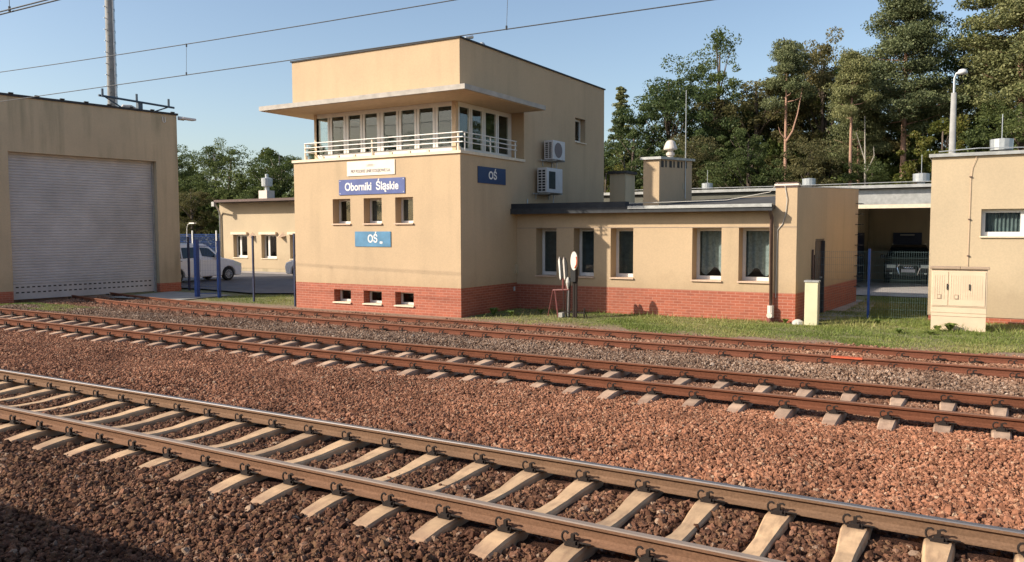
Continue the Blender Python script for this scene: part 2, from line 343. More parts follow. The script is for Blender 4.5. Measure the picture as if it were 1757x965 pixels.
class Wall:
    def __init__(s,o,u,n): s.o=o; s.u=u; s.n=n
    def P(s,u,n,z): return (s.o[0]+s.u[0]*u+s.n[0]*n, s.o[1]+s.u[1]*u+s.n[1]*n, z)
    def holes(s, mb, u0,u1,z0,z1, holes, depth=.3, room=True, mi=0, mroom=1):
        us=sorted({u0,u1,*[min(max(h[i],u0),u1) for h in holes for i in (0,1)]}); zs=sorted({z0,z1,*[min(max(h[i],z0),z1) for h in holes for i in (2,3)]})
        for i in range(len(us)-1):
            for j in range(len(zs)-1):
                a,b,c,d=us[i],us[i+1],zs[j],zs[j+1]; m,k=(a+b)/2,(c+d)/2
                if any(h[0]<m<h[1] and h[2]<k<h[3] for h in holes): continue
                mb.quad(s.P(a,0,c),s.P(b,0,c),s.P(b,0,d),s.P(a,0,d),mi)
        for h in holes:
            a,b,c,d=h[:4]; c2,d2=max(c,z0),min(d,z1)
            if c2>=d2: continue
            D=-depth
            mb.quad(s.P(a,0,c2),s.P(a,0,d2),s.P(a,D,d2),s.P(a,D,c2),mi); mb.quad(s.P(b,0,c2),s.P(b,D,c2),s.P(b,D,d2),s.P(b,0,d2),mi)
            if d<=z1: mb.quad(s.P(a,0,d),s.P(b,0,d),s.P(b,D,d),s.P(a,D,d),mi)
            if c>=z0: mb.quad(s.P(a,0,c),s.P(a,D,c),s.P(b,D,c),s.P(b,0,c),mi)
            if room:
                E=D-.9; A,B=a-.25,b+.25
                q=[(A,B,c-.15,d+.15)]
                mb.quad(s.P(A,E,c-.15),s.P(B,E,c-.15),s.P(B,E,d+.15),s.P(A,E,d+.15),mroom)
                mb.quad(s.P(A,D,c-.15),s.P(A,E,c-.15),s.P(A,E,d+.15),s.P(A,D,d+.15),mroom); mb.quad(s.P(B,D,c-.15),s.P(B,E,c-.15),s.P(B,E,d+.15),s.P(B,D,d+.15),mroom)
                mb.quad(s.P(A,D,d+.15),s.P(B,D,d+.15),s.P(B,E,d+.15),s.P(A,E,d+.15),mroom); mb.quad(s.P(A,D,c-.15),s.P(B,D,c-.15),s.P(B,E,c-.15),s.P(A,E,c-.15),mroom)
                for (p,q_,r,t) in ((A,a,c-.15,d+.15),(b,B,c-.15,d+.15),(a,b,d,d+.15),(a,b,c-.15,c)):
                    mb.quad(s.P(p,D-.001,r),s.P(q_,D-.001,r),s.P(q_,D-.001,t),s.P(p,D-.001,t),mroom)
def window(parent, W, u0,u1,z0,z1, inset=.3, fw=.07, mull=(), sill='sill', curtain=None, label=None, sillout=.05, name='window'):
    m=MB(); g=.004; a,b,c,d=u0+g,u1-g,z0+g,z1-g; n0,n1=-inset-.06,-inset
    m.obox(W,a,a+fw,n0,n1,c,d); m.obox(W,b-fw,b,n0,n1,c,d); m.obox(W,a+fw,b-fw,n0,n1,d-fw,d); m.obox(W,a+fw,b-fw,n0,n1,c,c+fw*1.2)
    for x in mull: m.obox(W,x-fw*.7,x+fw*.7,n0,n1,c+fw*1.2,d-fw)
    f=m.build(name,'white',parent,label=label)
    gm=MB(); cuts=[a+fw]+[x for x in mull]+[b-fw]
    for i in range(len(cuts)-1):
        q=MB(); q.obox(W,cuts[i]+(.05 if i else 0),cuts[i+1]-(.05 if i<len(cuts)-2 else 0),n0+.028,n0+.032,c+fw*1.2,d-fw); q.build('pane','glass',f)
    if sill:
        q=MB(); q.obox(W,u0-.02,u1+.02,.002,sillout,z0-.035,z0+.002); q.obox(W,u0+.003,u1-.003,-inset+.002,.002,z0-.02,z0+.004) if False else q.obox(W,u0+.003,u1-.003,-inset+.002,.002,z0+.001,z0+.006); q.build('sill',sill,f)
    if curtain:
        q=MB(); n=44; D=-inset-.16
        for i in range(n):
            t0=a+.03+(b-a-.06)*i/n; t1=a+.03+(b-a-.06)*(i+1)/n
            if curtain=='blind': q.quad(W.P(t0,D+(.05 if i%2 else 0),c+.05),W.P(t1,D+(0 if i%2 else .05),c+.05),W.P(t1,D+(0 if i%2 else .05),d-.05),W.P(t0,D+(.05 if i%2 else 0),d-.05))
            else:
                ph=a*3.1; h=lambda t: c+.12+.22*abs(sin((t-a)*6+ph))**2
                if (t0-a)/(b-a) > .93 : continue
                q.quad(W.P(t0,D+.03*sin(t0*34),h(t0)),W.P(t1,D+.03*sin(t1*34),h(t1)),W.P(t1,D+.03*sin(t1*34),d-.05),W.P(t0,D+.03*sin(t0*34),d-.05))
        q.build('curtain' if curtain=='lace' else 'blind','lace' if curtain=='lace' else 'blind',f)
    return f
def text(name, s, W, uc, zc, size, mat, parent, sx=1.0, n=.02, label=None):
    cu=bpy.data.curves.new(name,'FONT'); cu.body=s; cu.size=size; cu.align_x='CENTER'; cu.align_y='CENTER'; cu.extrude=.002; cu.offset=size*.022
    t=bpy.data.objects.new('tmp',cu); C.objects.link(t); bpy.context.view_layer.update()
    dg=bpy.context.evaluated_depsgraph_get(); me=bpy.data.meshes.new_from_object(t.evaluated_get(dg)); bpy.data.objects.remove(t)
    off=wloc(parent)
    for v in me.vertices:
        p=W.P(uc+v.co.x*sx, n+v.co.z, zc+v.co.y); v.co=Vector(p)-off
    me.materials.clear(); me.materials.append(M[mat]); me.name=name
    o=bpy.data.objects.new(name,me); C.objects.link(o); o.parent=parent
    if label: o['label']=label
    return o
def copy_tree(o, parent=None):
    c=o.copy(); C.objects.link(c); c.parent=parent
    for ch in o.children: copy_tree(ch,c)
    return c

# ============================================================ SETTING
def sheet(name, xs, ys, zf, mat, kind='structure', label=None):
    m=MB(); nx=len(xs)
    m.v=[(x,y,zf(x,y)) for y in ys for x in xs]
    for j in range(len(ys)-1):
        for i in range(nx-1): a=j*nx+i; m.f.append((a,a+1,a+1+nx,a+nx)); m.mi.append(0)
    o=m.build(name,mat); o['kind']=kind
    if label: o['label']=label
    return o
def bed_z(y):
    pts=[(-8,-.42),(3,-.38),(4.4,-.27),(4.9,-.232),(7.9,-.235),(10.7,-.24),(13.9,-.24),(15.2,-.22),(17.6,-.20),(18.15,-.175)]
    return float(np.interp(y,[p[0] for p in pts],[p[1] for p in pts]))
XS=[-3000,-400,-120,-60]+list(np.arange(-45,12,.8))+[30,80,400,3000]
hum=lambda x,y: .018*sin(x*1.9+y*.7)+.014*sin(x*.83-y*2.3+1)
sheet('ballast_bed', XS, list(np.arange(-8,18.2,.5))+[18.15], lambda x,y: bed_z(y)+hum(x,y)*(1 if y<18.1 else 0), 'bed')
def gz(y): return float(np.interp(y,[18.15,18.6,22,40,80,3000],[-.175,-.16,-.15,-.10,-.05,0]))
sheet('ground', XS, [18.15,18.6,19.5,21,24,30,40,60,100,300,3000], lambda x,y: gz(y), 'ground')
sheet('ground', [-3000,-100,100,3000], [-3000,-300,-8], lambda x,y: -.42 if y>-9 else -.6, 'ground')
def flat(name, poly, z, mat):
    m=MB(); m.add([(x,y,z) for x,y in poly],[tuple(range(len(poly)))]); o=m.build(name,mat); o['kind']='structure'; return o
flat('yard_asphalt',[(-60,22.6),(-28,22.2),(-24.4,21.6),(-22.6,22.6),(-20,24.8),(-14,29.6),(-14,31.6),(-30,31.7),(-60,31.7)],-.088,'asphalt')
flat('access_road',[(-12.4,32.0),(14,31.2),(14,38.9),(-12.4,38.9)],-.088,'paving')
flat('pavement',[(-60,31.75),(-14,31.65),(-14,33.3),(-60,33.3)],-.075,'paving')
flat('concrete_slab',[(-28.0,17.95),(-24.6,18.4),(-24.7,20.9),(-28.4,21.0)],-.128,'slab')
flat('concrete_apron',[(-4.2,22.0),(-2.9,24.3),(-3.2,30),(-3.9,30)],-.125,'slab')

# ============================================================ RAILWAY TRACKS
RAILPROF=[(-.0625,0),(.0625,0),(.0625,.011),(.02,.027),(.0085,.045),(.0085,.108),(.036,.120),(.036,.142),(.028,.150),(-.028,.150),(-.036,.142),(-.036,.120),(-.0085,.108),(-.0085,.045),(-.02,.027),(-.0625,.011)]
def rail(parent, path, ztop, mat):   # path: list of (x,y)
    me=bpy.data.meshes.new('rail'); n=len(RAILPROF); v=[]; f=[]; off=wloc(parent); head=[]
    for i,(x,y) in enumerate(path):
        a=Vector(path[max(i-1,0)]); b=Vector(path[min(i+1,len(path)-1)]); t=(b-a).normalized(); nn=Vector((-t.y,t.x))
        for p,q in RAILPROF: v.append((x+nn.x*p-off.x,y+nn.y*p-off.y,ztop-.150+q-off.z))
    for i in range(len(path)-1):
        for k in range(n):
            a=i*n+k; b=i*n+(k+1)%n; f.append((a,b,b+n,a+n)); head.append(1.0 if k in (7,8,9) else 0.0)
    f.append(tuple(range(n))); head.append(0.0); f.append(tuple((len(path)-1)*n+k for k in range(n))[::-1]); head.append(0.0)
    me.from_pydata(v,[],f); me.materials.append(M[mat]); at=me.attributes.new('head','FLOAT','FACE'); at.data.foreach_set('value',head)
    o=bpy.data.objects.new('rail',me); C.objects.link(o); o.parent=parent; return o
def fastening_mesh():
    m=MB(); m.box(-.06,.06,-.125,.125,-.012,.0035)
    for s in (1,-1):
        y=-.092*s
        m.box(-.035,.035,min(y-.03*s,y+.035*s),max(y-.03*s,y+.035*s),-.010,.03)              # shoulder
        m.box(-.014,.014,y-.014,y+.014,.03,.08)
        for cx in (-.058,.03):
            arc=[(cx+.036*cos(a),y-.014*s+.012*s*sin(a*.5),.048+.044*sin(a)) for a in np.linspace(radians(50),radians(330),9)]
            m.tube(arc,.0095,5)
        m.tube([(.045,y,.02),(.095,y-.004*s,.022),(.15,y+.010*s,.016)],.0095,5)
        m.tube([(.10,y+.01*s,.012),(.125,y+.01*s,.010)],.012,5)
    me=bpy.data.meshes.new('rail_fastening'); me.from_pydata(m.v,[],m.f); me.materials.append(M['rustyiron']); return me
FAST=fastening_mesh()
def sleeper_mesh(mat):
    st=[(-1.32,.08,-.085),(-1.24,.095,-.05),(-1.0,.104,-.014),(-.62,.108,0),(-.42,.096,-.010),(-.15,.078,-.036),(.15,.078,-.036),(.42,.096,-.010),(.62,.108,0),(1.0,.104,-.014),(1.24,.095,-.05),(1.32,.08,-.085)]
    v=[];f=[]
    for y,hw,z in st: v+=[(-hw-.02,y,-.2),(-hw,y,z-.02),(-hw+.018,y,z),(hw-.018,y,z),(hw,y,z-.02),(hw+.02,y,-.2)]
    for i in range(len(st)-1):
        for k in range(6): a=i*6+k; b=i*6+(k+1)%6; f.append((a,b,b+6,a+6))
    f+= [tuple(range(6)),tuple((len(st)-1)*6+k for k in range(6))[::-1]]
    me=bpy.data.meshes.new('sleeper'); me.from_pydata(v,[],f); me.materials.append(M[mat]); return me
G=.755
def track(label, yc, ztop, rmat, smat, x0, pitch, xr, far, group, yfun=None, buried=False, ends=(-140,70)):
    root=empty('railway_track',(x0,yc,ztop),label,'railway track',group)
    yf=yfun or (lambda x:yc)
    xs=[ends[0],-60,-40]+list(np.arange(-32,-12,1.0))+[-10,-5,0,5,20,ends[1]] if yfun else [ends[0],-60,-30,-15,-8,-4,0,4,20,ends[1]]
    xs=[x for x in xs if x>=ends[0]]
    rails=[rail(root,[(x,yf(x)+s*G) for x in xs],ztop,(rmat+'_dull') if (rmat=='rail_used' and s<0) else rmat) for s in (-1,1)]
    n=int((xr[1]-xr[0])/pitch); k0=round((xr[0]-x0)/pitch); sm=sleeper_mesh(smat); L=[]
    zs=ztop-.150-.006
    for k in range(k0,k0+n):
        x=x0+k*pitch; y=yf(x); j=random.uniform(-.012,.012)
        sl=bpy.data.objects.new('sleeper',sm); C.objects.link(sl); sl.parent=root; sl.location=(x-x0+j,y-yc,zs-ztop-(.03 if buried else 0)); sl.rotation_euler.z=random.uniform(-.008,.008)
        L.append((x+j,y))
        for s in (-1,1):
            o=bpy.data.objects.new('rail_fastening',FAST); C.objects.link(o); o.parent=sl; o.location=(0,s*G,.006+(.03 if buried else 0))
    # far sleepers beyond what shows
    m=MB()
    for a,b in far:
        x=a
        while x<b: m.box(x-.13,x+.13,yc-1.3,yc+1.3,zs-.2,zs-.002-(.02 if buried else 0)); x+=pitch
    if far: o=m.build('sleeper',smat,root); o['kind']='stuff'
    return root, L, rails
GR='parallel railway tracks'
t1,S1,_=track('nearest railway track with shiny worn rail tops and tan concrete sleepers',6.39,0,'rail_used','sleeper',-4.56,.615,(-27.5,7.5),[(-100,-28.0),(8.2,60)],GR)
t2,S2,_=track('middle railway track with rusty brown rails and dusty sleepers half covered',12.24,0,'rail_rust','sleeper2',-3.63,.641,(-30,4.5),[(-100,-30.6),(5.2,60)],GR)
t3y=lambda x: 16.66+ (0 if x>-17 else .0098*(x+17)**2)
t3,S3,R3=track('farthest railway track with red rust rails leading to the grey roller door',16.66,-.05,'rail_rust_red','sleeper2',-2.0,.62,(-29.0,1.5),[(2.2,40)],GR,yfun=t3y,buried=True,ends=(-29.25,60))
m=MB(); m.box(-2.46,-1.92,16.66-G-.0385,16.66-G-.0362,-.085,-.055); m.box(-2.46,-1.92,16.66-G-.034,16.66-G+.03,-.0495,-.0485); m.build('paint_mark','orangemark',R3[0],label='bright orange painted mark on the rusty rail')

# ------------------------------------------------------------ ballast stones (countless)
def ballast():
    pts=[]; 
    def zone(y0,y1,dens,smin,smax):
        ar=0; n=int(dens*(y1-y0)*60)
        y=RNG.uniform(y0,y1,n); x=RNG.uniform(-1,1,n)
        xl=-1.98*y-6; xr=.10*y+2.2
        x=RNG.uniform(0,1,n); keep=RNG.uniform(0,60,n)<(xr-xl); X=xl+(xr-xl)*x
        X,Y=X[keep],y[keep]; return np.stack([X,Y,RNG.uniform(smin,smax,len(X))],1)
    P=np.concatenate([zone(1.8,5.0,1000,.6,1.3),zone(5.0,8.3,1000,.6,1.3),zone(8.3,13.6,1350,.5,1.1),zone(13.6,18.3,650,.5,1.2)])
    P=P[P[:,0]>-29.2-.1*(P[:,1]-14.5)*0-1e9*(P[:,1]<14.0)] if False else P
    ok=np.ones(len(P),bool)
    ok&=~((P[:,0]<-28.9)&(P[:,1]>13.9))
    ok&=~((P[:,1]>17.9)&(RNG.uniform(0,1,len(P))>.45))
    for L,yc,bur in ((S1,6.39,0),(S2,12.24,0),(S3,16.66,1)):
        xs=np.array(sorted(a for a,b in L)); near=np.abs(P[:,1]-yc)<(1.30 if yc<8 else (1.12 if yc<14 else 1.3))
        i=np.clip(np.searchsorted(xs,P[:,0]),1,len(xs)-1); d=np.minimum(np.abs(P[:,0]-xs[i]),np.abs(P[:,0]-xs[i-1]))
        if not bur:
            lim=np.where(np.abs(P[:,1]-yc)>.95,.105+.03*np.sin(P[:,0]*23+P[:,1]*9),.124); ok&=~(near&(d<lim)&(RNG.uniform(0,1,len(P))>np.where(np.abs(P[:,1]-yc)>1.12,.06,.010)))
        for s in (-1,1):
            yr=(np.array([t3y(x) for x in P[:,0]]) if bur else yc)+s*G
            ok&=~(np.abs(P[:,1]-yr)<(.085 if not bur else .06))
    P=P[ok]; n=len(P)
    bz=np.interp(P[:,1],[-8,3,4.4,4.9,7.9,10.7,13.9,15.2,17.6,18.15,18.4],[-.42,-.38,-.27,-.232,-.235,-.24,-.24,-.22,-.20,-.175,-.18])
    h=.018*np.sin(P[:,0]*1.9+P[:,1]*.7)+.014*np.sin(P[:,0]*.83-P[:,1]*2.3+1)
    lay=RNG.uniform(0,1,n); z=bz+h+.002+.022*lay
    incrib=((np.abs(P[:,1]-6.39)<1.3)|(np.abs(P[:,1]-12.24)<1.2)); z-=.012*incrib
    z+=.03*np.exp(-((P[:,1]-9.6)/1.2)**2)+.035*np.exp(-((P[:,1]-14.6)/.6)**2)
    me=bpy.data.meshes.new('ballast_stones'); me.vertices.add(n); me.vertices.foreach_set('co',np.stack([P[:,0],P[:,1],z],1).ravel())
    a=me.attributes.new('rot','FLOAT_VECTOR','POINT'); a.data.foreach_set('vector',RNG.uniform(0,6.28,(n,3)).ravel())
    sc=P[:,2:3]*RNG.uniform(.6,1.25,(n,3))*(.024*(1+.55*(RNG.uniform(0,1,(n,1))>.9))*np.interp(P[:,1:2],[7.8,8.6,13.5],[1,.86,.82])); a=me.attributes.new('scl','FLOAT_VECTOR','POINT'); a.data.foreach_set('vector',sc.ravel())
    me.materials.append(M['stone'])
    o=bpy.data.objects.new('ballast_stones',me); C.objects.link(o); o['kind']='stuff'; o['label']='rusty brown crushed ballast stones between and around the tracks'
    g=bpy.data.node_groups.new('stones','GeometryNodeTree'); g.interface.new_socket('Geometry',in_out='INPUT',socket_type='NodeSocketGeometry'); g.interface.new_socket('Geometry',in_out='OUTPUT',socket_type='NodeSocketGeometry')
    N=g.nodes.new; i=N('NodeGroupInput'); out=N('NodeGroupOutput'); ip=N('GeometryNodeInstanceOnPoints')
    gi=N('GeometryNodeJoinGeometry')
    for sd_,sc_ in ((1.3,1.3),(7.7,1.7),(15.1,1.0)):
        ico=N('GeometryNodeMeshIcoSphere'); ico.inputs['Subdivisions'].default_value=2; ico.inputs['Radius'].default_value=1
        nz=N('ShaderNodeTexNoise'); nz.noise_dimensions='4D'; nz.inputs['W'].default_value=sd_; nz.inputs['Scale'].default_value=sc_; nz.inputs['Detail'].default_value=1
        vm=N('ShaderNodeVectorMath'); vm.operation='SUBTRACT'; vm.inputs[1].default_value=(.5,.5,.5); g.links.new(nz.outputs['Color'],vm.inputs[0])
        v2=N('ShaderNodeVectorMath'); v2.operation='SCALE'; v2.inputs['Scale'].default_value=1.9; g.links.new(vm.outputs[0],v2.inputs[0])
        sp=N('GeometryNodeSetPosition'); g.links.new(ico.outputs[0],sp.inputs[0]); g.links.new(v2.outputs[0],sp.inputs['Offset'])
        ss=N('GeometryNodeSetShadeSmooth'); ss.inputs['Shade Smooth'].default_value=False; g.links.new(sp.outputs[0],ss.inputs[0])
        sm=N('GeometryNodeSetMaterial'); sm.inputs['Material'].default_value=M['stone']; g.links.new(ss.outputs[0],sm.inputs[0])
        ti=N('GeometryNodeGeometryToInstance'); g.links.new(sm.outputs[0],ti.inputs[0]); g.links.new(ti.outputs[0],gi.inputs[0])
    g.links.new(i.outputs[0],ip.inputs['Points']); g.links.new(gi.outputs[0],ip.inputs['Instance']); ip.inputs['Pick Instance'].default_value=True
    for nm,sk,dt in (('rot','Rotation','FLOAT_VECTOR'),('scl','Scale','FLOAT_VECTOR')):
        na=N('GeometryNodeInputNamedAttribute'); na.data_type=dt; na.inputs['Name'].default_value=nm; g.links.new(na.outputs[0],ip.inputs[sk])
    rv=N('FunctionNodeRandomValue'); rv.data_type='INT'; rv.inputs['Max'].default_value=2 if 'Max' in rv.inputs else 2
    for s_ in rv.inputs:
        if s_.type=='INT' and s_.name=='Max': s_.default_value=2
        if s_.type=='INT' and s_.name=='Min': s_.default_value=0
    g.links.new([s_ for s_ in rv.outputs if s_.type=='INT'][0],ip.inputs['Instance Index'])
    g.links.new(ip.outputs[0],out.inputs[0])
    md=o.modifiers.new('stones','NODES'); md.node_group=g
    print('stones',n)
ballast()

# ------------------------------------------------------------ lawn
def blades(name, n, region, hmin, hmax, dens, label):
    X=[];Y=[]
    while len(X)<n:
        x=random.uniform(region[0],region[1]); y=random.uniform(region[2],region[3])
        if random.random()<dens(x,y): X.append(x);Y.append(y)
    X=np.array(X);Y=np.array(Y); z=np.interp(Y,[18.15,18.6,22,40],[-.18,-.165,-.155,-.105])
    cl=.5+.5*np.sin(X*3.1+np.sin(Y*4.3)*1.4)*np.sin(Y*3.7+X*.8); h=RNG.uniform(hmin,hmax,n)*(.5+.9*cl); an=RNG.uniform(0,pi,n); wd=RNG.uniform(.006,.013,n); lx=RNG.normal(0,.5,n)*h; ly=RNG.normal(0,.5,n)*h
    V=np.stack([np.stack([X-wd*np.cos(an),Y-wd*np.sin(an),z],1),np.stack([X+wd*np.cos(an),Y+wd*np.sin(an),z],1),np.stack([X+lx,Y+ly,z+h],1)],1).reshape(-1,3)
    me=bpy.data.meshes.new(name); me.vertices.add(3*n); me.vertices.foreach_set('co',V.ravel()); me.loops.add(3*n); me.loops.foreach_set('vertex_index',np.arange(3*n)); me.polygons.add(n)
    me.polygons.foreach_set('loop_start',np.arange(n)*3); me.polygons.foreach_set('loop_total',np.full(n,3)); 
    pt=.5+.5*np.sin(X*.9+1.7*np.sin(Y*1.1+X*.4)); r=np.clip(RNG.uniform(0,.6,n)+.45*pt,0,1)
    a=me.attributes.new('rnd','FLOAT','POINT'); a.data.foreach_set('value',np.repeat(r,3)); me.materials.append(M['grass']); me.update(); me.validate()
    o=bpy.data.objects.new(name,me); C.objects.link(o); tag(o,label,'grass',kind='stuff')
def lawn_d(x,y):
    if y<18.35+.35*sin(x*1.3)+.25*sin(x*3.7)+(.9 if x<-8 else 0)*random.random(): return .03
    if -12.75<x<-4.2 and y>21.9: return 0
    if x>-1.4 and y>24.2: return 0
    e=.5+.5*sin(x*1.7+2*sin(y*1.9))*sin(y*2.6+x)
    return (.30+.7*e)*(1 if x>-9 else .45)
blades('lawn_grass',80000,(-12.7,3.5,18.3,25.5),.02,.065,lawn_d,'short patchy green lawn beside the farthest track')
blades('tall_grass',1800,(-12.6,3.2,18.9,24.0),.08,.2,lambda x,y: 0 if (x<-4.25 and y>21.87) or (x>-1.4 and y>24.15) else (1 if (y>21.4 or (abs(x+.6)<1 and 21.6<y<22.1)) else .12),'taller dry grass stems along the wall foot and lawn')
blades('rough_grass',7000,(-24.3,-19.2,18.6,22.8),.02,.07,lambda x,y: 1 if y>19.0+.22*(-20-x)*0 and y<22.6-.45*max(0,-22-x) else 0,'dark grass patch left of the tower corner')
blades('shaded_grass',16000,(-4.0,4.0,24.3,31.4),.03,.09,lambda x,y: 1 if not (x>-1.4 and y<30.3) and x>-3.6 else 0,'shaded grass behind the mesh fence')
blades('dry_grass',5000,(-29.0,-24.5,14.3,15.6),.02,.06,lambda x,y: .7,'thin dry grass on the gravel by the roller door')

# ============================================================ CONTROL TOWER
XL,XR,YF,YB=-19.15,-12.74,18.74,28.5
tw=empty('control_tower',(-15.95,YF,-.15),'cream two storey railway signal tower with glazed control room and town name sign','building')
WF=Wall((XL,YF),(1,0),(0,-1)); WR=Wall((XR,YF),(0,1),(1,0)); WL=Wall((XL,YF),(0,1),(-1,0)); WBk=Wall((XL,YB),(1,0),(0,1))
u=lambda x:x-XL
mid=[(u(a),u(b),2.52,3.28) for a,b in ((-17.52,-16.80),(-16.27,-15.57),(-15.06,-14.40))]
low=[(u(a),u(b),.10,.49) for a,b in ((-17.52,-16.83),(-16.32,-15.61),(-15.10,-14.41))]
sm=[(26.0-YF,26.84-YF,5.45,6.3)]
LW=XR-XL; LD=YB-YF; SET=.46; CB=22.33-YF
m=MB()
WF.holes(m,0,LW,.67,4.46,mid,.28)
WR.holes(m,0,LD,.67,4.46,[],.28); WL.holes(m,0,LD,.67,4.46,[]); WBk.holes(m,0,LW,.67,4.46,[])
WR.holes(m,CB,LD,4.46,7.62,sm,.22); WL.holes(m,CB,LD,4.46,7.62,[]); WBk.holes(m,0,LW,4.46,7.62,[])
WF.holes(m,0,LW,6.16,7.62,[]); WR.holes(m,0,CB,6.16,7.62,[]); WL.holes(m,0,CB,6.16,7.62,[])
for a,b in ((XL,XL+SET),(XR-SET,XR)): m.quad((a,22.33,4.54),(b,22.33,4.54),(b,22.33,6.02),(a,22.33,6.02))     # returns beside the glazing
m.build('wall',['stucco','dark'],tw)
m=MB(); WF.holes(m,0,LW,-.3,.67,low,.28); WR.holes(m,0,LD,-.3,.67,[]); WL.holes(m,0,LD,-.3,.67,[]); WBk.holes(m,0,LW,-.3,.67,[]); m.build('plinth',['brick','dark'],tw,label='red clinker brick plinth')
m=MB(); m.box(XL+.02,XR-.02,YF+.02,YB-.02,7.40,7.56); rf=m.build('roof','roofing',tw)
m=MB(); m.box(XL-.04,XR+.04,YF-.04,YF+.12,7.62,7.665); m.box(XR-.12,XR+.04,YF+.12,YB+.04,7.62,7.665); m.box(XL-.04,XL+.12,YF+.12,YB+.04,7.62,7.665); m.box(XL+.12,XR-.12,YB-.12,YB+.04,7.62,7.665); m.build('roof_flashing','flash',rf)
# ledge (cornice) and eave slab
m=MB(); m.box(XL-.04,XR+.05,YF-.05,22.33,4.46,4.54); m.build('ledge','cornice',tw)
m=MB(); m.prism([(-19.62,17.78),(-11.93,17.78),(-11.93,22.28),(-19.62,22.28)],6.02,6.155,0)
ev=m.build('eave_slab','eave',tw,label='projecting concrete eave slab above the control room')
m=MB(); m.box(-19.57,-11.98,17.83,22.24,6.005,6.018); m.build('soffit','soffit',ev)
# control room glazing
bx0,bx1,by0=XL+SET,XR-SET,YF+SET
m=MB(); m.box(bx0,bx0+.14,by0,by0+.14,4.54,6.0); m.box(bx1-.13,bx1+.0,by0,by0+.13,4.54,6.0); m.build('corner_pillar','soffit',tw)
def glazing(W, edges, z0, z1, u0, u1, lab=None):
    f=MB(); T=.06
    f.obox(W,u0,u1,-T,0,4.54,z0); f.obox(W,u0,u1,-T,0,z1,6.0)
    cur=u0
    for a,b in edges:
        f.obox(W,cur,a,-T,0,z0,z1); 
        if a-cur>.09 and cur>u0: f.obox(W,(a+cur)/2-.006,(a+cur)/2+.006,.001,.004,z0,z1,1)
        cur=b
    f.obox(W,cur,u1,-T,0,z0,z1)
    o=f.build('window_band',['white','greyprint'],tw)
    for a,b in edges: q=MB(); q.obox(W,a,b,-.034,-.03,z0,z1); q.build('pane','glass',o)
    return o
GFx=[(-18.59,-18.11),(-17.93,-17.45),(-17.24,-16.76),(-16.58,-16.1),(-15.85,-15.36),(-15.17,-14.68),(-14.5,-14.01),(-13.83,-13.35)]
GW=Wall((bx0,by0),(1,0),(0,-1)); glazing(GW,[(a-bx0,b-bx0) for a,b in GFx],4.72,5.87,.14,bx1-bx0-.13)
GS=Wall((bx1,by0),(0,1),(1,0)); ss=[(19.40,19.90),(20.07,20.60),(20.80,21.38),(21.56,22.14)]; glazing(GS,[(a-by0,b-by0) for a,b in ss],4.70,5.87,.13,22.33-by0)
GL=Wall((bx0,by0),(0,1),(-1,0)); glazing(GL,[(a-by0,b-by0) for a,b in ss[:1]],4.70,5.87,.14,20.0-by0)
m=MB(); m.obox(GL,20.0-by0,22.33-by0,-.06,0,4.54,6.0); m.build('side_wall','stucco',tw)
m=MB(); m.quad((bx0,22.3,4.5),(bx1,22.3,4.5),(bx1,22.3,6.0),(bx0,22.3,6.0)); m.quad((bx0,by0,4.545),(bx1,by0,4.545),(bx1,22.3,4.545),(bx0,22.3,4.545)); m.quad((bx0+.07,by0+.07,5.998),(bx1-.07,by0+.07,5.998),(bx1-.07,22.3,5.998),(bx0+.07,22.3,5.998)); m.box(-17.6,-14,20.6,21.2,4.55,5.25); m.box(-17.2,-16.5,20.9,21.0,5.25,5.6); m.box(-15.6,-14.9,20.9,21.0,5.25,5.6)
m.build('control_room','interior',tw)
m=MB(); 
for z in (4.78,4.915,5.05): m.tube([(-18.72,19.2,z),(-18.72,18.79,z),(-12.69,18.79,z),(-12.69,21.78,z)],.016,8)
rl=m.build('railing','white',tw,label='white three bar railing in front of the control room windows')
for x in (-18.72,-18.0,-17.36,-16.7,-15.98,-15.28,-14.6,-13.93,-12.86):
    m=MB(); full=x in(-18.72,-15.98,-12.86)
    if full: m.box(x-.022,x+.022,18.805,18.835,4.54,5.07)
    m.box(x-.045,x+.045,18.82,18.88,4.54,4.66 if full else 4.62); m.build('railing_post' if full else 'railing_bracket','cornice',rl)
for y in (18.95,20.3,21.75):
    m=MB(); m.box(-12.735,-12.71,y-.02,y+.02,4.54,5.07); m.build('railing_post','white',rl)
for h in mid: window(tw,WF,*h,inset=.28,fw=.06,sill='sill',curtain='blind' if h is not mid[0] else None)
for h in low: window(tw,WF,*h,inset=.28,fw=.055,sill='cornice')
window(tw,WR,*sm[0],inset=.2,fw=.07,sill='cornice',label='small window high on the side wall')
# signs on the tower
sg=MB(); sg.obox(WF,u(-16.895),u(-15.045),.004,.022,3.96,4.40); o=sg.build('sign',['signbeige'],None,loc=(-15.97,YF,4.18)); tag(o,'off white railway company board above the blue town name sign','sign')
text('lettering','PKP POLSKIE LINIE KOLEJOWE S.A.',WF,u(-15.97),4.09,.125,'greyprint',o,.80,.0235)
q=MB()
for i,(w_,z_) in enumerate(((.30,4.225),(.22,4.25),(.34,4.265),(.20,4.285))): q.obox(WF,u(-15.97)-w_/2,u(-15.97)+w_/2,.0225,.0245,z_,z_+.008)
q.build('emblem','greyprint',o)
sg=MB(); sg.obox(WF,u(-17.23),u(-14.68),.004,.024,3.395,3.86); o=sg.build('sign','violetblue',None,loc=(-15.95,YF,3.62)); tag(o,'violet blue sign with the white town name Oborniki Śląskie','sign')
text('lettering','Oborniki  Śląskie',WF,u(-15.95),3.625,.335,'signwhite',o,.86,.026)
q=MB()
for a in (-17.18,-14.73):
    for z in (3.44,3.815): q.obox(WF,u(a)-.012,u(a)+.012,.0245,.028,z-.012,z+.012)
q.build('screws','signwhite',o)
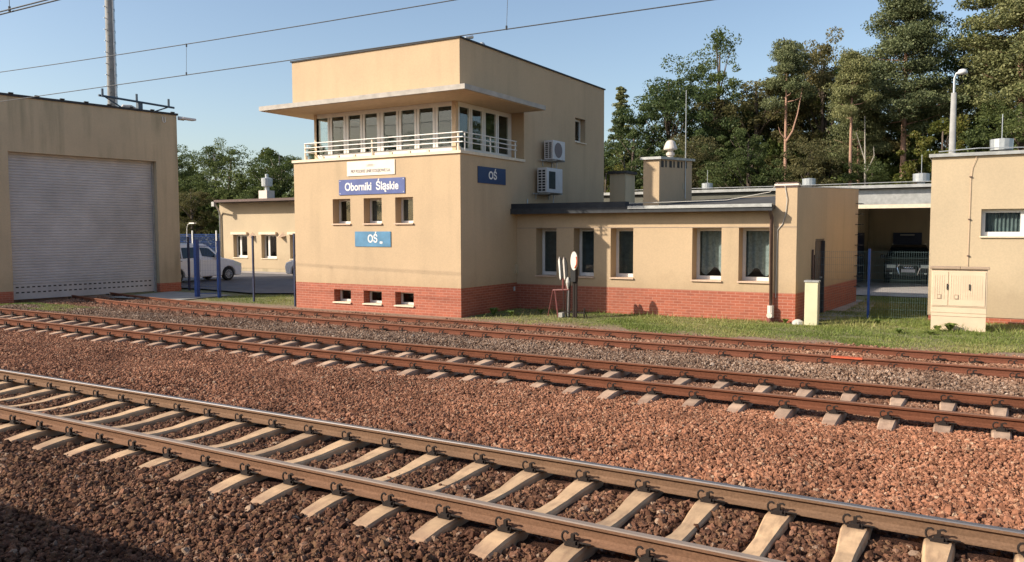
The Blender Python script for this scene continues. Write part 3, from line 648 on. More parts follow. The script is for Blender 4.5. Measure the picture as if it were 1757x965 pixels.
sg=MB(); sg.obox(WF,u(-16.615),u(-15.23),.004,.022,1.825,2.28); o=sg.build('sign','lightblue',None,loc=(-15.9,YF,2.05)); tag(o,'faded light blue OŚ sign between the upper and lower small windows','sign')
text('lettering','OŚ',WF,u(-15.92),2.055,.33,'signwhite',o,.8,.024)
q=MB(); q.obox(WF,u(-15.64),u(-15.54),.0225,.026,1.92,1.98); q.build('sticker','signwhite',o)
sg=MB(); sg.obox(WR,19.62-YF,21.17-YF,.004,.022,3.68,4.16); o=sg.build('sign','blue',None,loc=(XR,20.4,3.92)); tag(o,'dark blue OŚ sign on the shaded side wall of the tower','sign')
text('lettering','OŚ',WR,20.42-YF,3.915,.32,'signwhite',o,1.0,.024)
# wall bits
m=MB(); m.obox(WR,3.0,3.3,.002,.05,.95,1.25); m.build('junction_box','stucco_pale',tw)
m=MB(); m.tube([(XR+.01,YF+2.9,.5),(XR+.04,YF+2.9,.55),(XR+.04,YF+2.9,.42)],.03,8); m.tube([(XR+.03,22.5,2.9),(XR+.03,22.5,3.3)],.02,6); m.build('pipe_stub','galv',tw)
m=MB()
for x in (-17.2,-15.9,-14.2): m.tube([(x,19.4,7.6),(x,19.4,7.83)],.02,6)
m.tube([(-12.9,19.3,7.6),(-12.9,19.3,7.74),(-12.8,19.5,7.8)],.05,8); m.lathe([(.02,7.56),(.12,7.6),(.14,7.7),(.06,7.82),(.0,7.84)],-13.0,20.3,12); m.build('roof_pins','galv',tw)

def ac_unit(loc,w_,h,d,label,fan):
    r=empty('air_conditioner',loc,label,'air conditioner','outdoor air conditioning units on the tower wall')
    x0,y0,z0=loc; x0+=.12
    m=MB(); m.box(x0,x0+d,y0,y0+w_,z0,z0+h); b=m.build('casing','acwhite',r,bevel=.015)
    m=MB(); n=8
    for i in range(n):
        for j in range(2):
            zz=z0+.05+(h-.1)*i/n; xx=x0+.05+j*(d-.08)/2; m.box(xx,xx+(d-.08)/2-.035,y0-.006,y0-.001,zz,zz+(h-.1)/n-.025)
    m.build('side_grille','black',r)
    m=MB()
    if fan=='round':
        m.add([(x0+d+.006,y0+w_*.42+.26*w_/.8*cos(a),z0+h/2+.24*h/.6*sin(a)) for a in np.linspace(0,2*pi,24,endpoint=False)],[tuple(range(24))])
        m.build('fan_grille','greyprint',r)
    else:
        m.box(x0+d+.001,x0+d+.01,y0+w_*.12,y0+w_*.52,z0+h*.16,z0+h*.86); m.build('fan_grille','dark',r)
    m=MB()
    for yy in (y0+.08,y0+w_-.12): m.box(x0-.115,x0+d+.05,yy,yy+.035,z0-.05,z0-.012); m.box(x0-.115,x0-.09,yy,yy+.035,z0-.2,z0-.012)
    m.box(x0+.0,x0+.03,y0-.28,y0+w_+.05,z0-.05,z0-.014); m.build('bracket','zinc',r)
    m=MB(); m.tube([(x0+.05,y0+w_,z0+.15),(x0-.02,y0+w_+.12,z0+.1),(x0-.08,y0+w_+.14,z0-.5)],.018,6); m.build('hose','acwhite',r)
ac_unit((XR,23.45,4.62),.85,.62,.34,'upper smaller white air conditioner on the tower side wall','round')
ac_unit((XR,22.98,3.52),1.1,.80,.36,'lower larger white air conditioner above the annex roof','rect')

# ============================================================ ANNEX (low wing)
YW=21.87; AX0,AX1=-12.738,-4.30; EB=(-3.80,29.4)
an=empty('annex_building',(-8.5,YW,-.2),'low cream annex with red brick plinth and five windows joined to the tower','building')
WA=Wall((AX0,YW),(1,0),(0,-1)); v=lambda x:x-AX0
AW=[(v(-12.05),v(-11.34)),(v(-10.76),v(-10.09)),(v(-9.55),v(-8.84)),(v(-7.09),v(-6.27)),(v(-5.80),v(-4.99))]
AW=[(a,b,.91,2.36) for a,b in AW]
eu=Vector((EB[0]-AX1,EB[1]-YW)); el=eu.length; eu.normalize(); WE=Wall((AX1,YW),(eu.x,eu.y),(eu.y,-eu.x))
DR=(1.95,2.95,-.15,2.04)
m=MB(); WA.holes(m,0,AX1-AX0,.63,2.37,AW,.45); WA.holes(m,0,AX1-AX0-.55,2.375,2.86,[]); WA.holes(m,AX1-AX0-.55,AX1-AX0,2.375,3.36,[])
WA.obox if False else None
m.obox(WA,0,AX1-AX0,-.012,-.0,2.37,2.375)
WE.holes(m,0,el,.63,3.36,[DR],.12,room=True)
m.quad((AX1,YW,3.36),(EB[0],EB[1],3.36),(EB[0],EB[1],3.66),(AX1,YW,3.40))
m.quad((AX1-.55,YW,2.9),(AX1-.55,YW+.9,3.1),(AX1-.55,YW+.9,3.4),(AX1-.55,YW,3.4))
m.quad((AX0,EB[1],-.3),(EB[0],EB[1],-.3),(EB[0],EB[1],3.6),(AX0,EB[1],3.3))
m.quad((AX1-.55,YW,3.36),(AX1,YW,3.36),(AX1,YW,3.40),(AX1-.55,YW,3.40))
m.build('wall',['stucco','dark'],an)
m=MB(); m.obox(WA,0.004,AX1-AX0-.002,.001,.006,2.368,2.38); m.build('wall_groove','greyprint',an)
m=MB(); WA.holes(m,0,AX1-AX0,-.35,.63,[]); WE.holes(m,0,el,-.35,.63,[DR],.12,room=False); m.build('plinth','brick',an,label='red clinker brick plinth')
cur=['blind','blind','blind','lace','lace']
for h,c in zip(AW,cur): window(an,WA,*h,inset=.40,fw=.085,sill='sill',curtain=c)
# roof: front edge low, rising back
def rz(x,y): t=(y-21.55)/(29.4-21.55); return 2.93+t*np.interp(x,[-12.8,-4.9],[.30,.62])
m=MB(); m.prism([(AX0,21.55),(-4.86,21.55),(-4.86,29.4),(AX0,29.4)],lambda x,y:rz(x,y)-.10,lambda x,y:rz(x,y)); 
m.prism([(-4.86,22.0),(-4.32,22.0),(-3.82,29.38),(-4.86,29.38)],lambda x,y:rz(x,y)-.08,lambda x,y:rz(x,y)+.1)
rf=m.build('roof','roofing',an)
m=MB(); m.prism([(AX0,21.47),(-4.84,21.47),(-4.84,21.548),(AX0,21.548)],2.80,2.965); m.build('gutter','flash',rf)
m=MB(); m.box(-8.85,-4.85,21.45,21.62,2.968,2.985); m.box(-8.85,-4.85,21.44,21.45,2.90,2.985); m.build('roof_flashing','zinc',rf,label='pale sheet metal roof edge on the right half')
m=MB(); m.prism([(AX0,21.9),(-8.9,21.9),(-9.3,23.6),(-10,24.2),(AX0,25.5)],lambda x,y:rz(x,y)+.003,lambda x,y:rz(x,y)+.035); m.build('roof_shade_patch','shade_roofing',rf,label='tower shade laid on the annex roof as a dark sheet')  # dark sheet standing in for the tower's shadow on the roof
m=MB(); m.box(AX1-.56,AX1+.01,YW-.012,YW+.30,3.402,3.455); m.box(AX1-.58,AX1+.03,YW-.03,YW+.32,3.455,3.50,1); m.box(AX1-.56,AX1+.01,YW-.012,YW+.30,3.50,3.54); m.build('parapet_cap',['brown','signbeige'],an)
m=MB(); m.prism([(AX1-.04,YW+.32),(AX1+.03,YW+.32),(EB[0]+.03,EB[1]),(EB[0]-.04,EB[1])],lambda x,y:3.40+.26*(y-YW)/7.5,lambda x,y:3.43+.26*(y-YW)/7.5); m.build('parapet_flashing','zinc',an)
m=MB(); m.tube([(-4.92,21.50,2.86),(-4.92,21.62,2.74),(-4.92,21.77,2.62),(-4.90,21.77,.28)],.048,10); dp=m.build('downpipe','brown',an,smooth=True)
m=MB(); m.tube([(-4.90,21.75,.30),(-4.90,21.75,-.02)],.085,10); m.tube([(-4.90,21.66,.05),(-4.90,21.60,.05)],.075,10); m.build('downpipe_cleanout','cream_metal',dp)
m=MB(); m.tube([(-4.90,21.75,-.02),(-4.90,21.75,-.22)],.095,10); m.build('drain_socket','redpaint',dp)
m=MB(); m.tube([(-4.62,YW-.02,3.5),(-4.55,YW-.03,3.1),(-4.58,YW-.02,2.7),(-4.66,YW-.02,2.45),(-4.78,YW-.02,2.3),(-4.80,YW-.02,.5)],.011,5); m.tube([(-4.8,21.85,3.52),(-5.0,21.9,3.30),(-6.2,22.1,3.12),(-9.0,22.3,3.09),(-12.0,22.6,3.12)],.009,5); m.build('lightning_cable','whitewire',an)
m=MB(); m.obox(WE,DR[0]+.03,DR[1]-.03,-.10,-.06,-.14,2.02); d=m.build('door','door',an)
m=MB(); m.obox(WE,DR[0]-.0,DR[1]+.0,-.06,-.02,1.98,2.04); m.obox(WE,DR[0],DR[0]+.05,-.06,.02,-.14,1.98); m.obox(WE,DR[1]-.05,DR[1],-.06,.03,-.14,1.98); m.build('door_frame','door',d)
m=MB(); m.obox(WE,DR[1]-.2,DR[1]-.1,-.06,-.01,.9,.94); m.build('handle','galv',d)
m=MB(); m.obox(WE,1.55,1.62,.01,.05,.9,1.75); m.obox(WE,1.75,1.80,.01,.05,.9,1.6); m.build('wall_pipe','brown',an)
for i in range(9):
    m=MB(); z=3.15-.345*i; m.obox(WE,el-.42,el-.39,.0,.16,z,z+.022); m.obox(WE,el-.05,el-.02,.0,.16,z,z+.022); m.obox(WE,el-.42,el-.02,.16,.185,z,z+.022); m.build('rung','black',an)
m=MB(); m.prism([(AX0,21.52),(-8.95,21.52),(-8.95,21.80),(AX0,21.80)],2.967,lambda x,y:3.12); m.build('roof_kerb','shade_roofing',an,label='raised roof edge beside the tower, coloured dark for the tower shade')  # raised edge, with the tower's shade put into its dark colour
# chimneys on the annex roof
ch=empty('chimney',(-8.7,22.95,3.05),'large cream chimney block with vent slots on the annex roof','chimney')
m=MB(); cp=[(-8.95,22.9),(-8.45,22.9),(-8.45,25.95),(-8.95,25.95)]; m.prism(cp,2.9,lambda x,y:4.40+.05*(y-22.9)); m.build('shaft','stucco',ch)
m=MB(); m.prism([(-9.03,22.82),(-8.37,22.82),(-8.37,26.03),(-9.03,26.03)],lambda x,y:4.40+.05*(y-22.9),lambda x,y:4.475+.05*(y-22.9)); m.build('cap','zinc',ch)
m=MB()
for i in range(7):
    y0=23.05+i*.36; w_=.11 if i%2 else .2; m.box(-8.449,-8.441,y0,y0+w_,4.17+.05*(y0-22.9),4.37+.05*(y0-22.9))
m.build('vent_slots','black',ch)
m=MB(); m.box(-8.449,-8.44,25.0,25.2,3.6,3.8); m.build('hatch','stucco_worn',ch)
vt=empty('roof_ventilator',(-8.68,24.5,4.5),'cream bell shaped ventilator cowl standing on the large chimney','ventilator')
m=MB(); m.lathe([(.09,4.52),(.09,4.62),(.13,4.64),(.13,4.72),(.09,4.74),(.09,4.86)],-8.68,24.5,16); m.build('neck','cream_metal',vt,smooth=False)
m=MB(); m.lathe([(.205,4.82),(.21,4.86),(.19,4.93),(.15,5.03),(.11,5.09),(.04,5.12),(.0,5.125)],-8.68,24.5,18); m.build('cowl','cream_metal',vt)
m=MB(); m.tube([(-8.42,25.2,3.3),(-8.42,25.2,6.75)],[.02,.011],6); o=m.build('antenna_rod','galv',None,loc=(-8.42,25.2,3.3)); tag(o,'thin pale aerial rod rising beside the chimney ventilator','antenna')
ch2=empty('chimney',(-13.1,30.2,3.1),'small grey chimney behind the annex roof beside the tower','chimney')
m=MB(); m.box(-13.15,-12.48,30.0,31.0,2.5,4.55); m.build('shaft','stucco_worn',ch2)
m=MB(); m.box(-13.22,-12.40,29.93,31.07,4.55,4.66); m.tube([(-12.7,30.4,4.66),(-12.7,30.4,5.3)],.02,6); m.build('cap','roofing',ch2)

# ============================================================ ENGINE SHED (left garage)
ga=empty('garage_building',(-29.1,18.1,-.15),'tall weathered garage at the left with a wide grey roller door','building')
GA=Vector((-29.66,14.25)); GB=Vector((-28.70,21.66)); gu=(GB-GA); gl=gu.length; gu.normalize(); WG=Wall(tuple(GA),(gu.x,gu.y),(gu.y,-gu.x))
def gz_at(yt): return (yt-GA.y)/gu.y
d0,d1=gz_at(15.42),gz_at(20.75); DT=5.10
m=MB(); WG.holes(m,0,gl,.20,7.02,[(d0,d1,-.2,DT)],.35,room=False)
Wside=Wall(tuple(GB),(-gu.y,gu.x),(gu.x,gu.y)); Wside.holes(m,0,11,.20,7.02,[])
Wfr=Wall(tuple(GA),(-gu.y,gu.x),(-gu.x,-gu.y)); Wfr.holes(m,0,11,.20,7.02,[])
m.build('wall','stucco_worn',ga)
m=MB(); WG.holes(m,0,gl,-.3,.20,[(d0,d1,-.31,DT)],.35,room=False); Wside.holes(m,0,11,-.3,.20,[]); Wfr.holes(m,0,11,-.3,.20,[]); m.build('plinth','brick',ga,label='dark red brick plinth')
m=MB(); P0=WG.P(-.05,.05,0); P1=WG.P(gl+.05,.05,0); P2=WG.P(gl+.05,-11,0); P3=WG.P(-.05,-11,0); m.prism([p[:2] for p in (P0,P1,P2,P3)],7.02,7.10); rf=m.build('roof','flash',ga)
m=MB()
for k in range(9): m.obox(WG,.4+k*.85,.55+k*.85,.02,.10,7.102,7.14)
m.build('roof_clips','flash',rf)
m=MB(); D=-.30; n=46; z0=.0; z1=DT
ns=int((z1-z0-.55)/.10); pts=[]
zz=z0+.42
while zz<z1: pts+= [(D,zz),(D+.018,zz+.012),(D+.018,zz+.072),(D,zz+.09)]; zz+=.10
pts=[(D+.01,z0-.12),(D+.01,z0+.42)]+pts
for i in range(len(pts)-1):
    a,b=pts[i],pts[i+1]; m.quad(WG.P(d0+.06,a[0],a[1]),WG.P(d1-.06,a[0],a[1]),WG.P(d1-.06,b[0],b[1]),WG.P(d0+.06,b[0],b[1]))
for r_,z in ((0,.10),(1,.29)):
    for k in range(28): uu=d0+.18+k*(d1-d0-.4)/27.5; m.obox(WG,uu,uu+.10,D+.0101,D+.013,z,z+.045,1)
door=m.build('roller_door',['shutter','black'],ga,label='wide grey corrugated roller shutter')
m=MB(); m.obox(WG,d0+.003,d0+.07,D-.02,D+.06,-.15,DT-.003); m.obox(WG,d1-.07,d1-.003,D-.02,D+.06,-.15,DT-.003); m.build('guide_rail','zinc',door)
m=MB(); m.obox(WG,.45,.53,.002,.05,1.05,1.13); m.build('lock_box','black',ga)
m=MB(); hu=gz_at(21.1); m.tube([WG.P(hu-.05,.03,6.9),WG.P(hu-.05,.06,6.72),WG.P(hu,.06,6.67),WG.P(hu+.05,.06,6.72),WG.P(hu+.05,.03,6.9)],.014,6); m.build('wall_hook','signwhite',ga)
fl=empty('floodlight',(-28.72,21.85,6.95),'small white floodlight sticking out from the garage corner','lamp')
m=MB(); m.box(-28.62,-28.35,21.72,22.35,6.86,6.95); m.build('lamp_head','acwhite',fl,bevel=.02)
m=MB(); m.box(-28.66,-28.60,21.68,21.95,6.84,6.99); m.build('bracket','galv',fl)
bm_=empty('insulator_beam',(-30.0,20.6,7.1),'dark steel beam with three short uprights on the garage roof corner','steel beam')
m=MB(); m.tube([(-30.0,19.15,7.60),(-29.75,22.35,7.50)],.045,6); m.tube([(-30,19.4,7.58),(-29.9,20.3,7.12)],.025,6); m.tube([(-29.8,22.1,7.5),(-29.8,21.4,7.22),(-29.85,20.95,7.12)],.03,6); m.build('beam','steelblue',bm_)
m=MB(); m.box(-30.0,-29.85,20.75,20.95,7.10,7.56); m.build('bracket','steelblue',bm_)
for y in (19.25,20.72,22.2):
    m=MB(); m.tube([(-29.9,y,7.55),(-29.9,y,7.86)],.045,8); m.build('upright','steelblue',bm_)
m=MB(); m.tube([(-29.95,20.0,7.12),(-29.95,20.15,7.3),(-29.95,20.5,7.33),(-29.95,20.7,7.25)],.07,8); m.build('horn','cream_metal',bm_)
# antenna mast behind the garage
ms=empty('mast',(-35.6,23.4,-.1),'tall round concrete mast with climbing steps behind the garage','mast')
m=MB(); m.tube([(-35.6,23.4,-.2),(-35.6,23.4,24)],[.235,.14],20); m.build('pole','concrete_pole',ms,smooth=True)
for k in range(52):
    z=7.5+.26*k; a=radians(-62+ (14 if k%2 else -18)); r=.225-.004*(z/2.0)
    m=MB(); m.tube([(-35.6+r*cos(a),23.4+r*sin(a),z),(-35.6+(r+.13)*cos(a),23.4+(r+.13)*sin(a),z)],.02,6); m.build('climbing_step','galv',ms)
m=MB(); ca=radians(10); m.tube([(-35.6+.26*cos(ca),23.4+.26*sin(ca),0),(-35.6+.16*cos(ca),23.4+.16*sin(ca),24)],.03,6)
m.build('cable','signwhite',ms)
m=MB(); 
for k in range(34):
    z=7.6+.5*k; rr=.31-.0042*z; m.tube([(-35.6+(rr-.06)*cos(ca),23.4+(rr-.06)*sin(ca),z),(-35.6+(rr+.06)*cos(ca),23.4+(rr+.06)*sin(ca),z+.02),(-35.6+(rr+.06)*cos(ca),23.4+(rr+.06)*sin(ca),z-.1)],.012,5)
m.tube([(-35.6+.37*cos(ca),23.4+.37*sin(ca),0),(-35.6+.24*cos(ca),23.4+.24*sin(ca),24)],.01,5); m.build('cable_clamps','steelblue',ms)

# ============================================================ SMALL BUILDING back left
sb=empty('small_building',(-36,33.36,-.1),'low cream office building behind the white van with small windows and downpipe','building')
WS=Wall((-40.43,33.36),(1,0),(0,-1)); q=lambda x:x+40.43
SW=[(q(-39.26),q(-38.05),.72,2.10),(q(-36.85),q(-35.6),.70,2.10),(q(-34.52),q(-33.3),.70,2.10),(q(-31.5),q(-30.3),.70,2.10)]
m=MB(); WS.holes(m,0,16,.1,4.0,SW,.3); m.quad((-40.43,33.36,.1),(-40.43,41,.1),(-40.43,41,4.0),(-40.43,33.36,4.0)); m.quad((-24.43,33.36,-.1),(-24.43,41,-.1),(-24.43,41,4.0),(-24.43,33.36,4.0)); m.build('wall',['stucco_pale','dark'],sb)
m=MB(); m.box(-40.41,-24.45,33.38,41,-.2,.1); m.build('plinth','stucco_worn',sb)
for h in SW:
    window(sb,WS,*h,inset=.25,fw=.1,mull=(h[0]+.38,),sill='cornice')
for h in SW[:3]:
    m=MB(); m.obox(WS,h[0]-.08,h[1]+.06,.002,.14,2.10,2.24); m.build('shutter_box','cornice',sb)
m=MB(); m.prism([(-39.85,32.62),(-24,32.62),(-24,41.5),(-40.55,41.5),(-40.55,33.2)],4.02,4.14); rf=m.build('roof','roofing',sb)
m=MB(); m.box(-39.9,-24,32.52,32.618,4.02,4.16); m.build('gutter','brown',rf)
m=MB(); m.tube([(-39.85,32.55,4.0),(-39.9,32.7,3.8),(-40.25,33.2,3.5),(-40.3,33.28,3.3),(-40.28,33.28,0)],.055,8); m.build('downpipe','zinc',sb,smooth=True)
m=MB(); m.box(-40.0,-39.78,32.42,32.6,3.78,4.05); m.build('gutter_hopper','zinc',sb)
vt2=empty('roof_ventilator',(-37,34.2,4.14),'white ventilator cowl on a block on the small office roof','ventilator')
m=MB(); m.box(-37.7,-37.0,34.0,34.6,4.14,4.72); m.build('block','cream_metal',vt2)
m=MB(); m.lathe([(.14,4.72),(.14,4.95),(.32,4.98),(.34,5.45),(.1,5.5),(.1,5.7),(.0,5.72)],-37.3,34.3,12); m.build('cowl','galv',vt2)
for i,x in enumerate((-37.6,-35.1)):
    m=MB(); m.add([(x-.30,33.35,2.02),(x+.30,33.35,2.02),(x,33.35,2.24),(x,32.98,1.9)],[(0,1,2),(0,3,1),(1,3,2),(2,3,0)]); o=m.build('wall_lamp','sill',None,loc=(x,33.3,2.05)); tag(o,('tan wedge shaped wall lamp left of the middle office window','tan wedge shaped wall lamp between the middle and right office windows')[i],'lamp','wall lamps on the office building')

# ============================================================ LONG BACK BUILDING with carport
lb=empty('carport_building',(-4,35,-.1),'long low building with an open dark carport bay behind the annex','building')
m=MB()
m.quad((-16,35.0,-.2),(-4.95,35.0,-.2),(-4.95,35.0,3.72),(-16,35.0,3.72)); m.quad((-4.95,35.0,-.2),(-4.95,42,-.2),(-4.95,42,3.7),(-4.95,35.0,3.7))
m.quad((-16,43,-.2),(8,43,-.2),(8,43,3.7),(-16,43,3.7)); m.quad((-4.95,42,-.2),(8,42,-.2),(8,42,3.7),(-4.95,42,3.7)); m.quad((8,35,-.2),(8,43,-.2),(8,43,3.7),(8,35,3.7)); m.quad((-16,35,-.2),(-16,43,-.2),(-16,43,3.7),(-16,35,3.7))
m.build('wall','stucco_worn',lb)
m=MB(); m.box(-4.945,8,35.0,35.25,3.14,3.29); m.build('beam','cornice',lb)
m=MB(); m.box(-4.945,8,35.02,35.2,3.295,3.90); m.build('fascia','zinc',lb,label='grey sheet metal fascia'); m=MB(); m.box(-16,-4.95,34.9,34.995,2.2,3.90); m.build('fascia','olivegrey',lb,label='olive grey fascia behind the annex roof')
m=MB(); m.box(-16.3,8.3,34.8,43.3,3.905,4.0); m.box(-4.94,7.95,35.3,41.99,3.60,3.64,1); rf=m.build('roof',['roofing','interior'],lb)
m=MB(); m.box(-16.35,8.35,34.74,34.80,3.93,4.05); m.tube([(-15,34.9,4.14),(-8,34.9,4.12),(-3,35,4.15),(4,35,4.12)],.018,5); m.build('roof_flashing','zinc',rf)
m=MB(); m.box(-4.9,8,38.9,41.99,-.09,-.06); m.build('carport_floor','slab',lb)
for i,(a,b) in enumerate(((-3.86,-2.65),(1.0,2.2))):
    m=MB(); m.box(a,b,41.93,41.985,-.05,2.15); d=m.build('door','navy',lb); m=MB(); m.box(a+.3,a+.9,41.91,41.93,2.02,2.07); m.build('closer','zinc',d)
m=MB(); m.box(-4.944,-4.90,36.4,40.2,-.05,2.15); m.build('side_door','navy',lb)
m=MB(); m.box(-3.6,-1.6,39.6,39.75,3.42,3.50); m.build('strip_lamp','cream_metal',lb)
def cowl(x,y,z,lab,rod=True,s=1.0):
    r=empty('roof_ventilator',(x,y,z),lab,'ventilator','galvanised roof ventilators')
    m=MB(); m.lathe([(.14*s,z-.1),(.14*s,z+.16*s),(.30*s,z+.18*s),(.31*s,z+.5*s),(.0,z+.54*s)],x,y,14); m.build('cowl','galv',r)
    if rod: m=MB(); m.tube([(x,y,z+.5*s),(x,y,z+1.25*s)],.012,5); m.build('lightning_rod','galv',r)
cowl(-6.6,35.9,4.0,'galvanised ventilator behind the brick capped annex parapet',False,.9)
cowl(-2.35,35.9,4.0,'galvanised ventilator with rod left of the right hand building')
cowl(-11.0,36.0,4.0,'galvanised ventilator with rod right of the large chimney',True,.8)

# ============================================================ RIGHT BUILDING
rb=empty('side_building',(0,24.17,-.15),'flat roofed pale cream building at the right edge with a wide window','building')
WRB=Wall((-1.34,24.17),(1,0),(0,-1))
RW=[(1.17,3.2,2.12,2.82)]
m=MB(); WRB.holes(m,0,8,.02,4.22,RW,.25); m.quad((-1.34,24.17,.02),(-1.34,30.2,.02),(-1.34,30.2,4.22),(-1.34,24.17,4.22)); m.quad((6.66,24.17,.02),(6.66,30.2,.02),(6.66,30.2,4.22),(6.66,24.17,4.22)); m.quad((-1.34,30.2,.02),(6.66,30.2,.02),(6.66,30.2,4.22),(-1.34,30.2,4.22))
m.build('wall',['stucco_pale','dark'],rb)
m=MB(); m.box(-1.32,6.64,24.19,30.18,-.3,.02); m.build('plinth','brick',rb)
window(rb,WRB,*RW[0],inset=.16,fw=.09,mull=(2.1,),sill='cornice',curtain='blind',label='wide white framed window')
m=MB(); m.box(-1.38,6.70,24.12,30.25,4.22,4.275); rf=m.build('roof','roofing',rb)
m=MB(); m.box(-1.40,6.72,24.09,24.119,4.20,4.285); m.box(-1.41,-1.381,24.12,30.27,4.20,4.285); m.build('roof_flashing','zinc',rf)
m=MB(); m.tube([(-.31,24.13,4.2),(-.40,24.145,3.9),(-.43,24.145,3.6),(-.44,24.145,1.3)],.0065,5); m.build('lightning_cable','sill',rb)
m=MB()
for z in (3.65,2.55,1.6): m.box(-.465,-.41,24.12,24.165,z,z+.025)
m.build('cable_clips','brown',rb)
m=MB(); m.tube([(-1.2,24.4,4.36),(-.3,24.3,4.40),(1,24.4,4.37),(3,24.3,4.40)],.014,5); m.build('lightning_wire','galv',rf)
cowl(.24,25.6,4.27,'galvanised ventilator with rod on the right hand building roof',True,.9)
lp=empty('street_lamp',(-1.2,33,-.1),'pale concrete lamp post with a curved white lamp behind the right hand building','street lamp')
m=MB(); m.tube([(-1.2,33,-.1),(-1.2,33,7.15)],[.17,.09],14); m.build('pole','concrete_pole',lp,smooth=True)
m=MB(); m.tube([(-1.2,33,7.1),(-1.2,33,7.65),(-1.14,32.97,7.82),(-1.0,32.95,7.86)],.035,8); m.build('arm','galv',lp)
m=MB(); m.add([],[]); m.lathe([(.02,7.74),(.15,7.77),(.17,7.83),(.12,7.92),(.03,7.95)],-.95,32.9,12); m.build('lamp_head','acwhite',lp,smooth=True)

# ============================================================ STREET CABINETS
cb=empty('utility_cabinet',(-.56,22.1,-.2),'wide cream electrical cabinet standing on the lawn before the right hand building','cabinet')
m=MB(); m.box(-1.16,.02,22.10,22.42,.28,1.34); m.build('casing','cabinet',cb,bevel=.012)
m=MB(); m.box(-1.15,.01,22.11,22.41,-.3,.278); m.build('base','cabinet',cb)
m=MB(); m.box(-1.20,-.55,22.05,22.46,1.342,1.40); m.box(-.545,.06,22.05,22.46,1.342,1.395); m.build('cap','cabinet_cap',cb,bevel=.01)
for a,b in ((-1.13,-.80),(-.785,-.02)):
    m=MB(); m.box(a,b,22.086,22.099,.46,1.28)
    k=a+.04
    while k<b-.04: m.box(k,k+.012,22.080,22.086,.62,1.20); k+=.05
    d=m.build('door','cabinet',cb)
for x in (-.83,-.36):
    m=MB(); m.box(x,x+.022,22.055,22.079,.85,.99); m.build('handle','black',cb)
for x in (-1.03,-.66):
    m=MB(); m.box(x,x+.09,22.074,22.079,.62,.73,0); m.box(x+.018,x+.072,22.071,22.0735,.64,.71,1); m.build('label_plate',['cabinet_cap','cabinet'],cb)
m=MB(); m.box(-1.14,0,22.090,22.097,.43,.436); m.box(-1.14,0,22.102,22.108,.2,.206); m.build('seam','cabinet_cap',cb)
pb=empty('cable_pillar',(-3.84,21.65,-.2),'narrow pale yellow connection box at the annex corner','cabinet')
m=MB(); m.box(-4.02,-3.70,21.6,21.86,-.3,.96); m.build('casing','pillar',pb,bevel=.01)
m=MB(); m.box(-4.04,-3.68,21.58,21.88,.96,1.0); m.build('cap','zinc',pb)
m=MB(); m.box(-3.699,-3.692,21.63,21.83,.3,.9); m.box(-3.699,-3.692,21.63,21.83,.0,.12); m.box(-3.699,-3.692,21.63,21.83,.15,.27); m.build('door','cabinet',pb)
m=MB(); m.lathe([(.02,-.2),(.16,-.16),(.14,-.08),(.06,-.03),(0,-.02)],-4.2,21.72,10); o=m.build('stone','whitewire',None,loc=(-4.2,21.72,-.15)); tag(o,'pale stone at the foot of the annex corner','stone')

# ============================================================ POINTS LEVER STAND
ls=empty('lever_stand',(-10.05,20.25,-.15),'old track signal stand with round white disc, black post and white blades','signal')
def at_(dx,z,dy=0): return (-10.05+dx,20.25+dy,z)
m=MB()
for dx in (.10,.17): m.box(-10.05+dx-.028,-10.05+dx+.028,20.22,20.28,-.2,1.25)
m.build('post','rustyiron',ls)
m=MB(); m.box(-10.05+.03,-10.05+.19,20.16,20.34,.86,1.28); m.build('lamp_box','black',ls,bevel=.01)
m=MB(); n=24; cx,cz=-10.05+.15,1.45
ring=[(cx+.105*cos(a),cz+.26*sin(a)) for a in np.linspace(0,2*pi,n,endpoint=False)]
m.extr(ring,'y',20.14,20.18); dsc=m.build('signal_disc','signbeige',ls,label='pale oval disc on top of the stand')
m=MB(); m.tube([(cx+.03,20.13,cz-.2),(cx+.09,20.13,cz-.1),(cx+.10,20.13,cz+.02),(cx+.08,20.13,cz+.12)],.02,6); m.build('disc_mark','orangemark',dsc)
for dx,c in ((-.34,'signwhite'),(-.20,'cream_metal')):
    m=MB(); x=-10.05+dx; m.extr([(x-.032,1.44),(x-.0,1.56),(x+.012,1.50),(x+.050,.96),(x+.035,.90),(x+.012,.96)],'y',20.2,20.24); m.build('blade',c,ls,label='white blade')
    m=MB(); m.extr([(x+.016,1.46),(x+.04,1.54),(x+.10,1.40),(x+.13,1.02),(x+.055,.92)],'y',20.2,20.235); m.build('blade','black',ls,label='black blade')
m=MB(); m.lathe([(.02,.66),(.04,.74),(.065,.84),(.05,.93),(.02,.99)],-10.05-.06,20.2,10); m.build('spindle','whitewire',ls)
m=MB(); R=.02
m.tube([at_(-.56,.60),at_(-.02,.64)],.026,6); m.tube([at_(-.56,.60),at_(-.78,-.18,.1)],.015,6); m.tube([at_(-.50,.60),at_(-.34,-.18,-.1)],R,6); m.tube([at_(-.24,.62),at_(-.24,.95)],.03,6); m.tube([at_(-.13,.62),at_(-.13,.88)],.022,6); m.build('frame','redpaint',ls)
m=MB(); m.tube([at_(-.20,-.18),at_(-.22,.6)],.013,6); m.tube([at_(-.13,-.18),at_(-.11,.62)],.018,6); m.tube([at_(-.04,-.18),at_(-.02,.98)],.022,6); m.build('rods','rustyiron',ls)
m=MB(); m.tube([at_(-.09,-.18),at_(-.07,.7)],.012,6); m.build('pull_rod','galv',ls)
m=MB(); m.box(-10.4,-9.65,20.24,20.30,-.02,.015); m.box(-10.36,-10.24,20.1,20.3,-.25,-.02,1); m.box(-9.63,-9.60,20.2,20.23,-.2,.14); m.tube([at_(.42,.10),at_(.52,-.15)],.014,5); m.build('base_frame',['rustyiron','concrete'],ls)

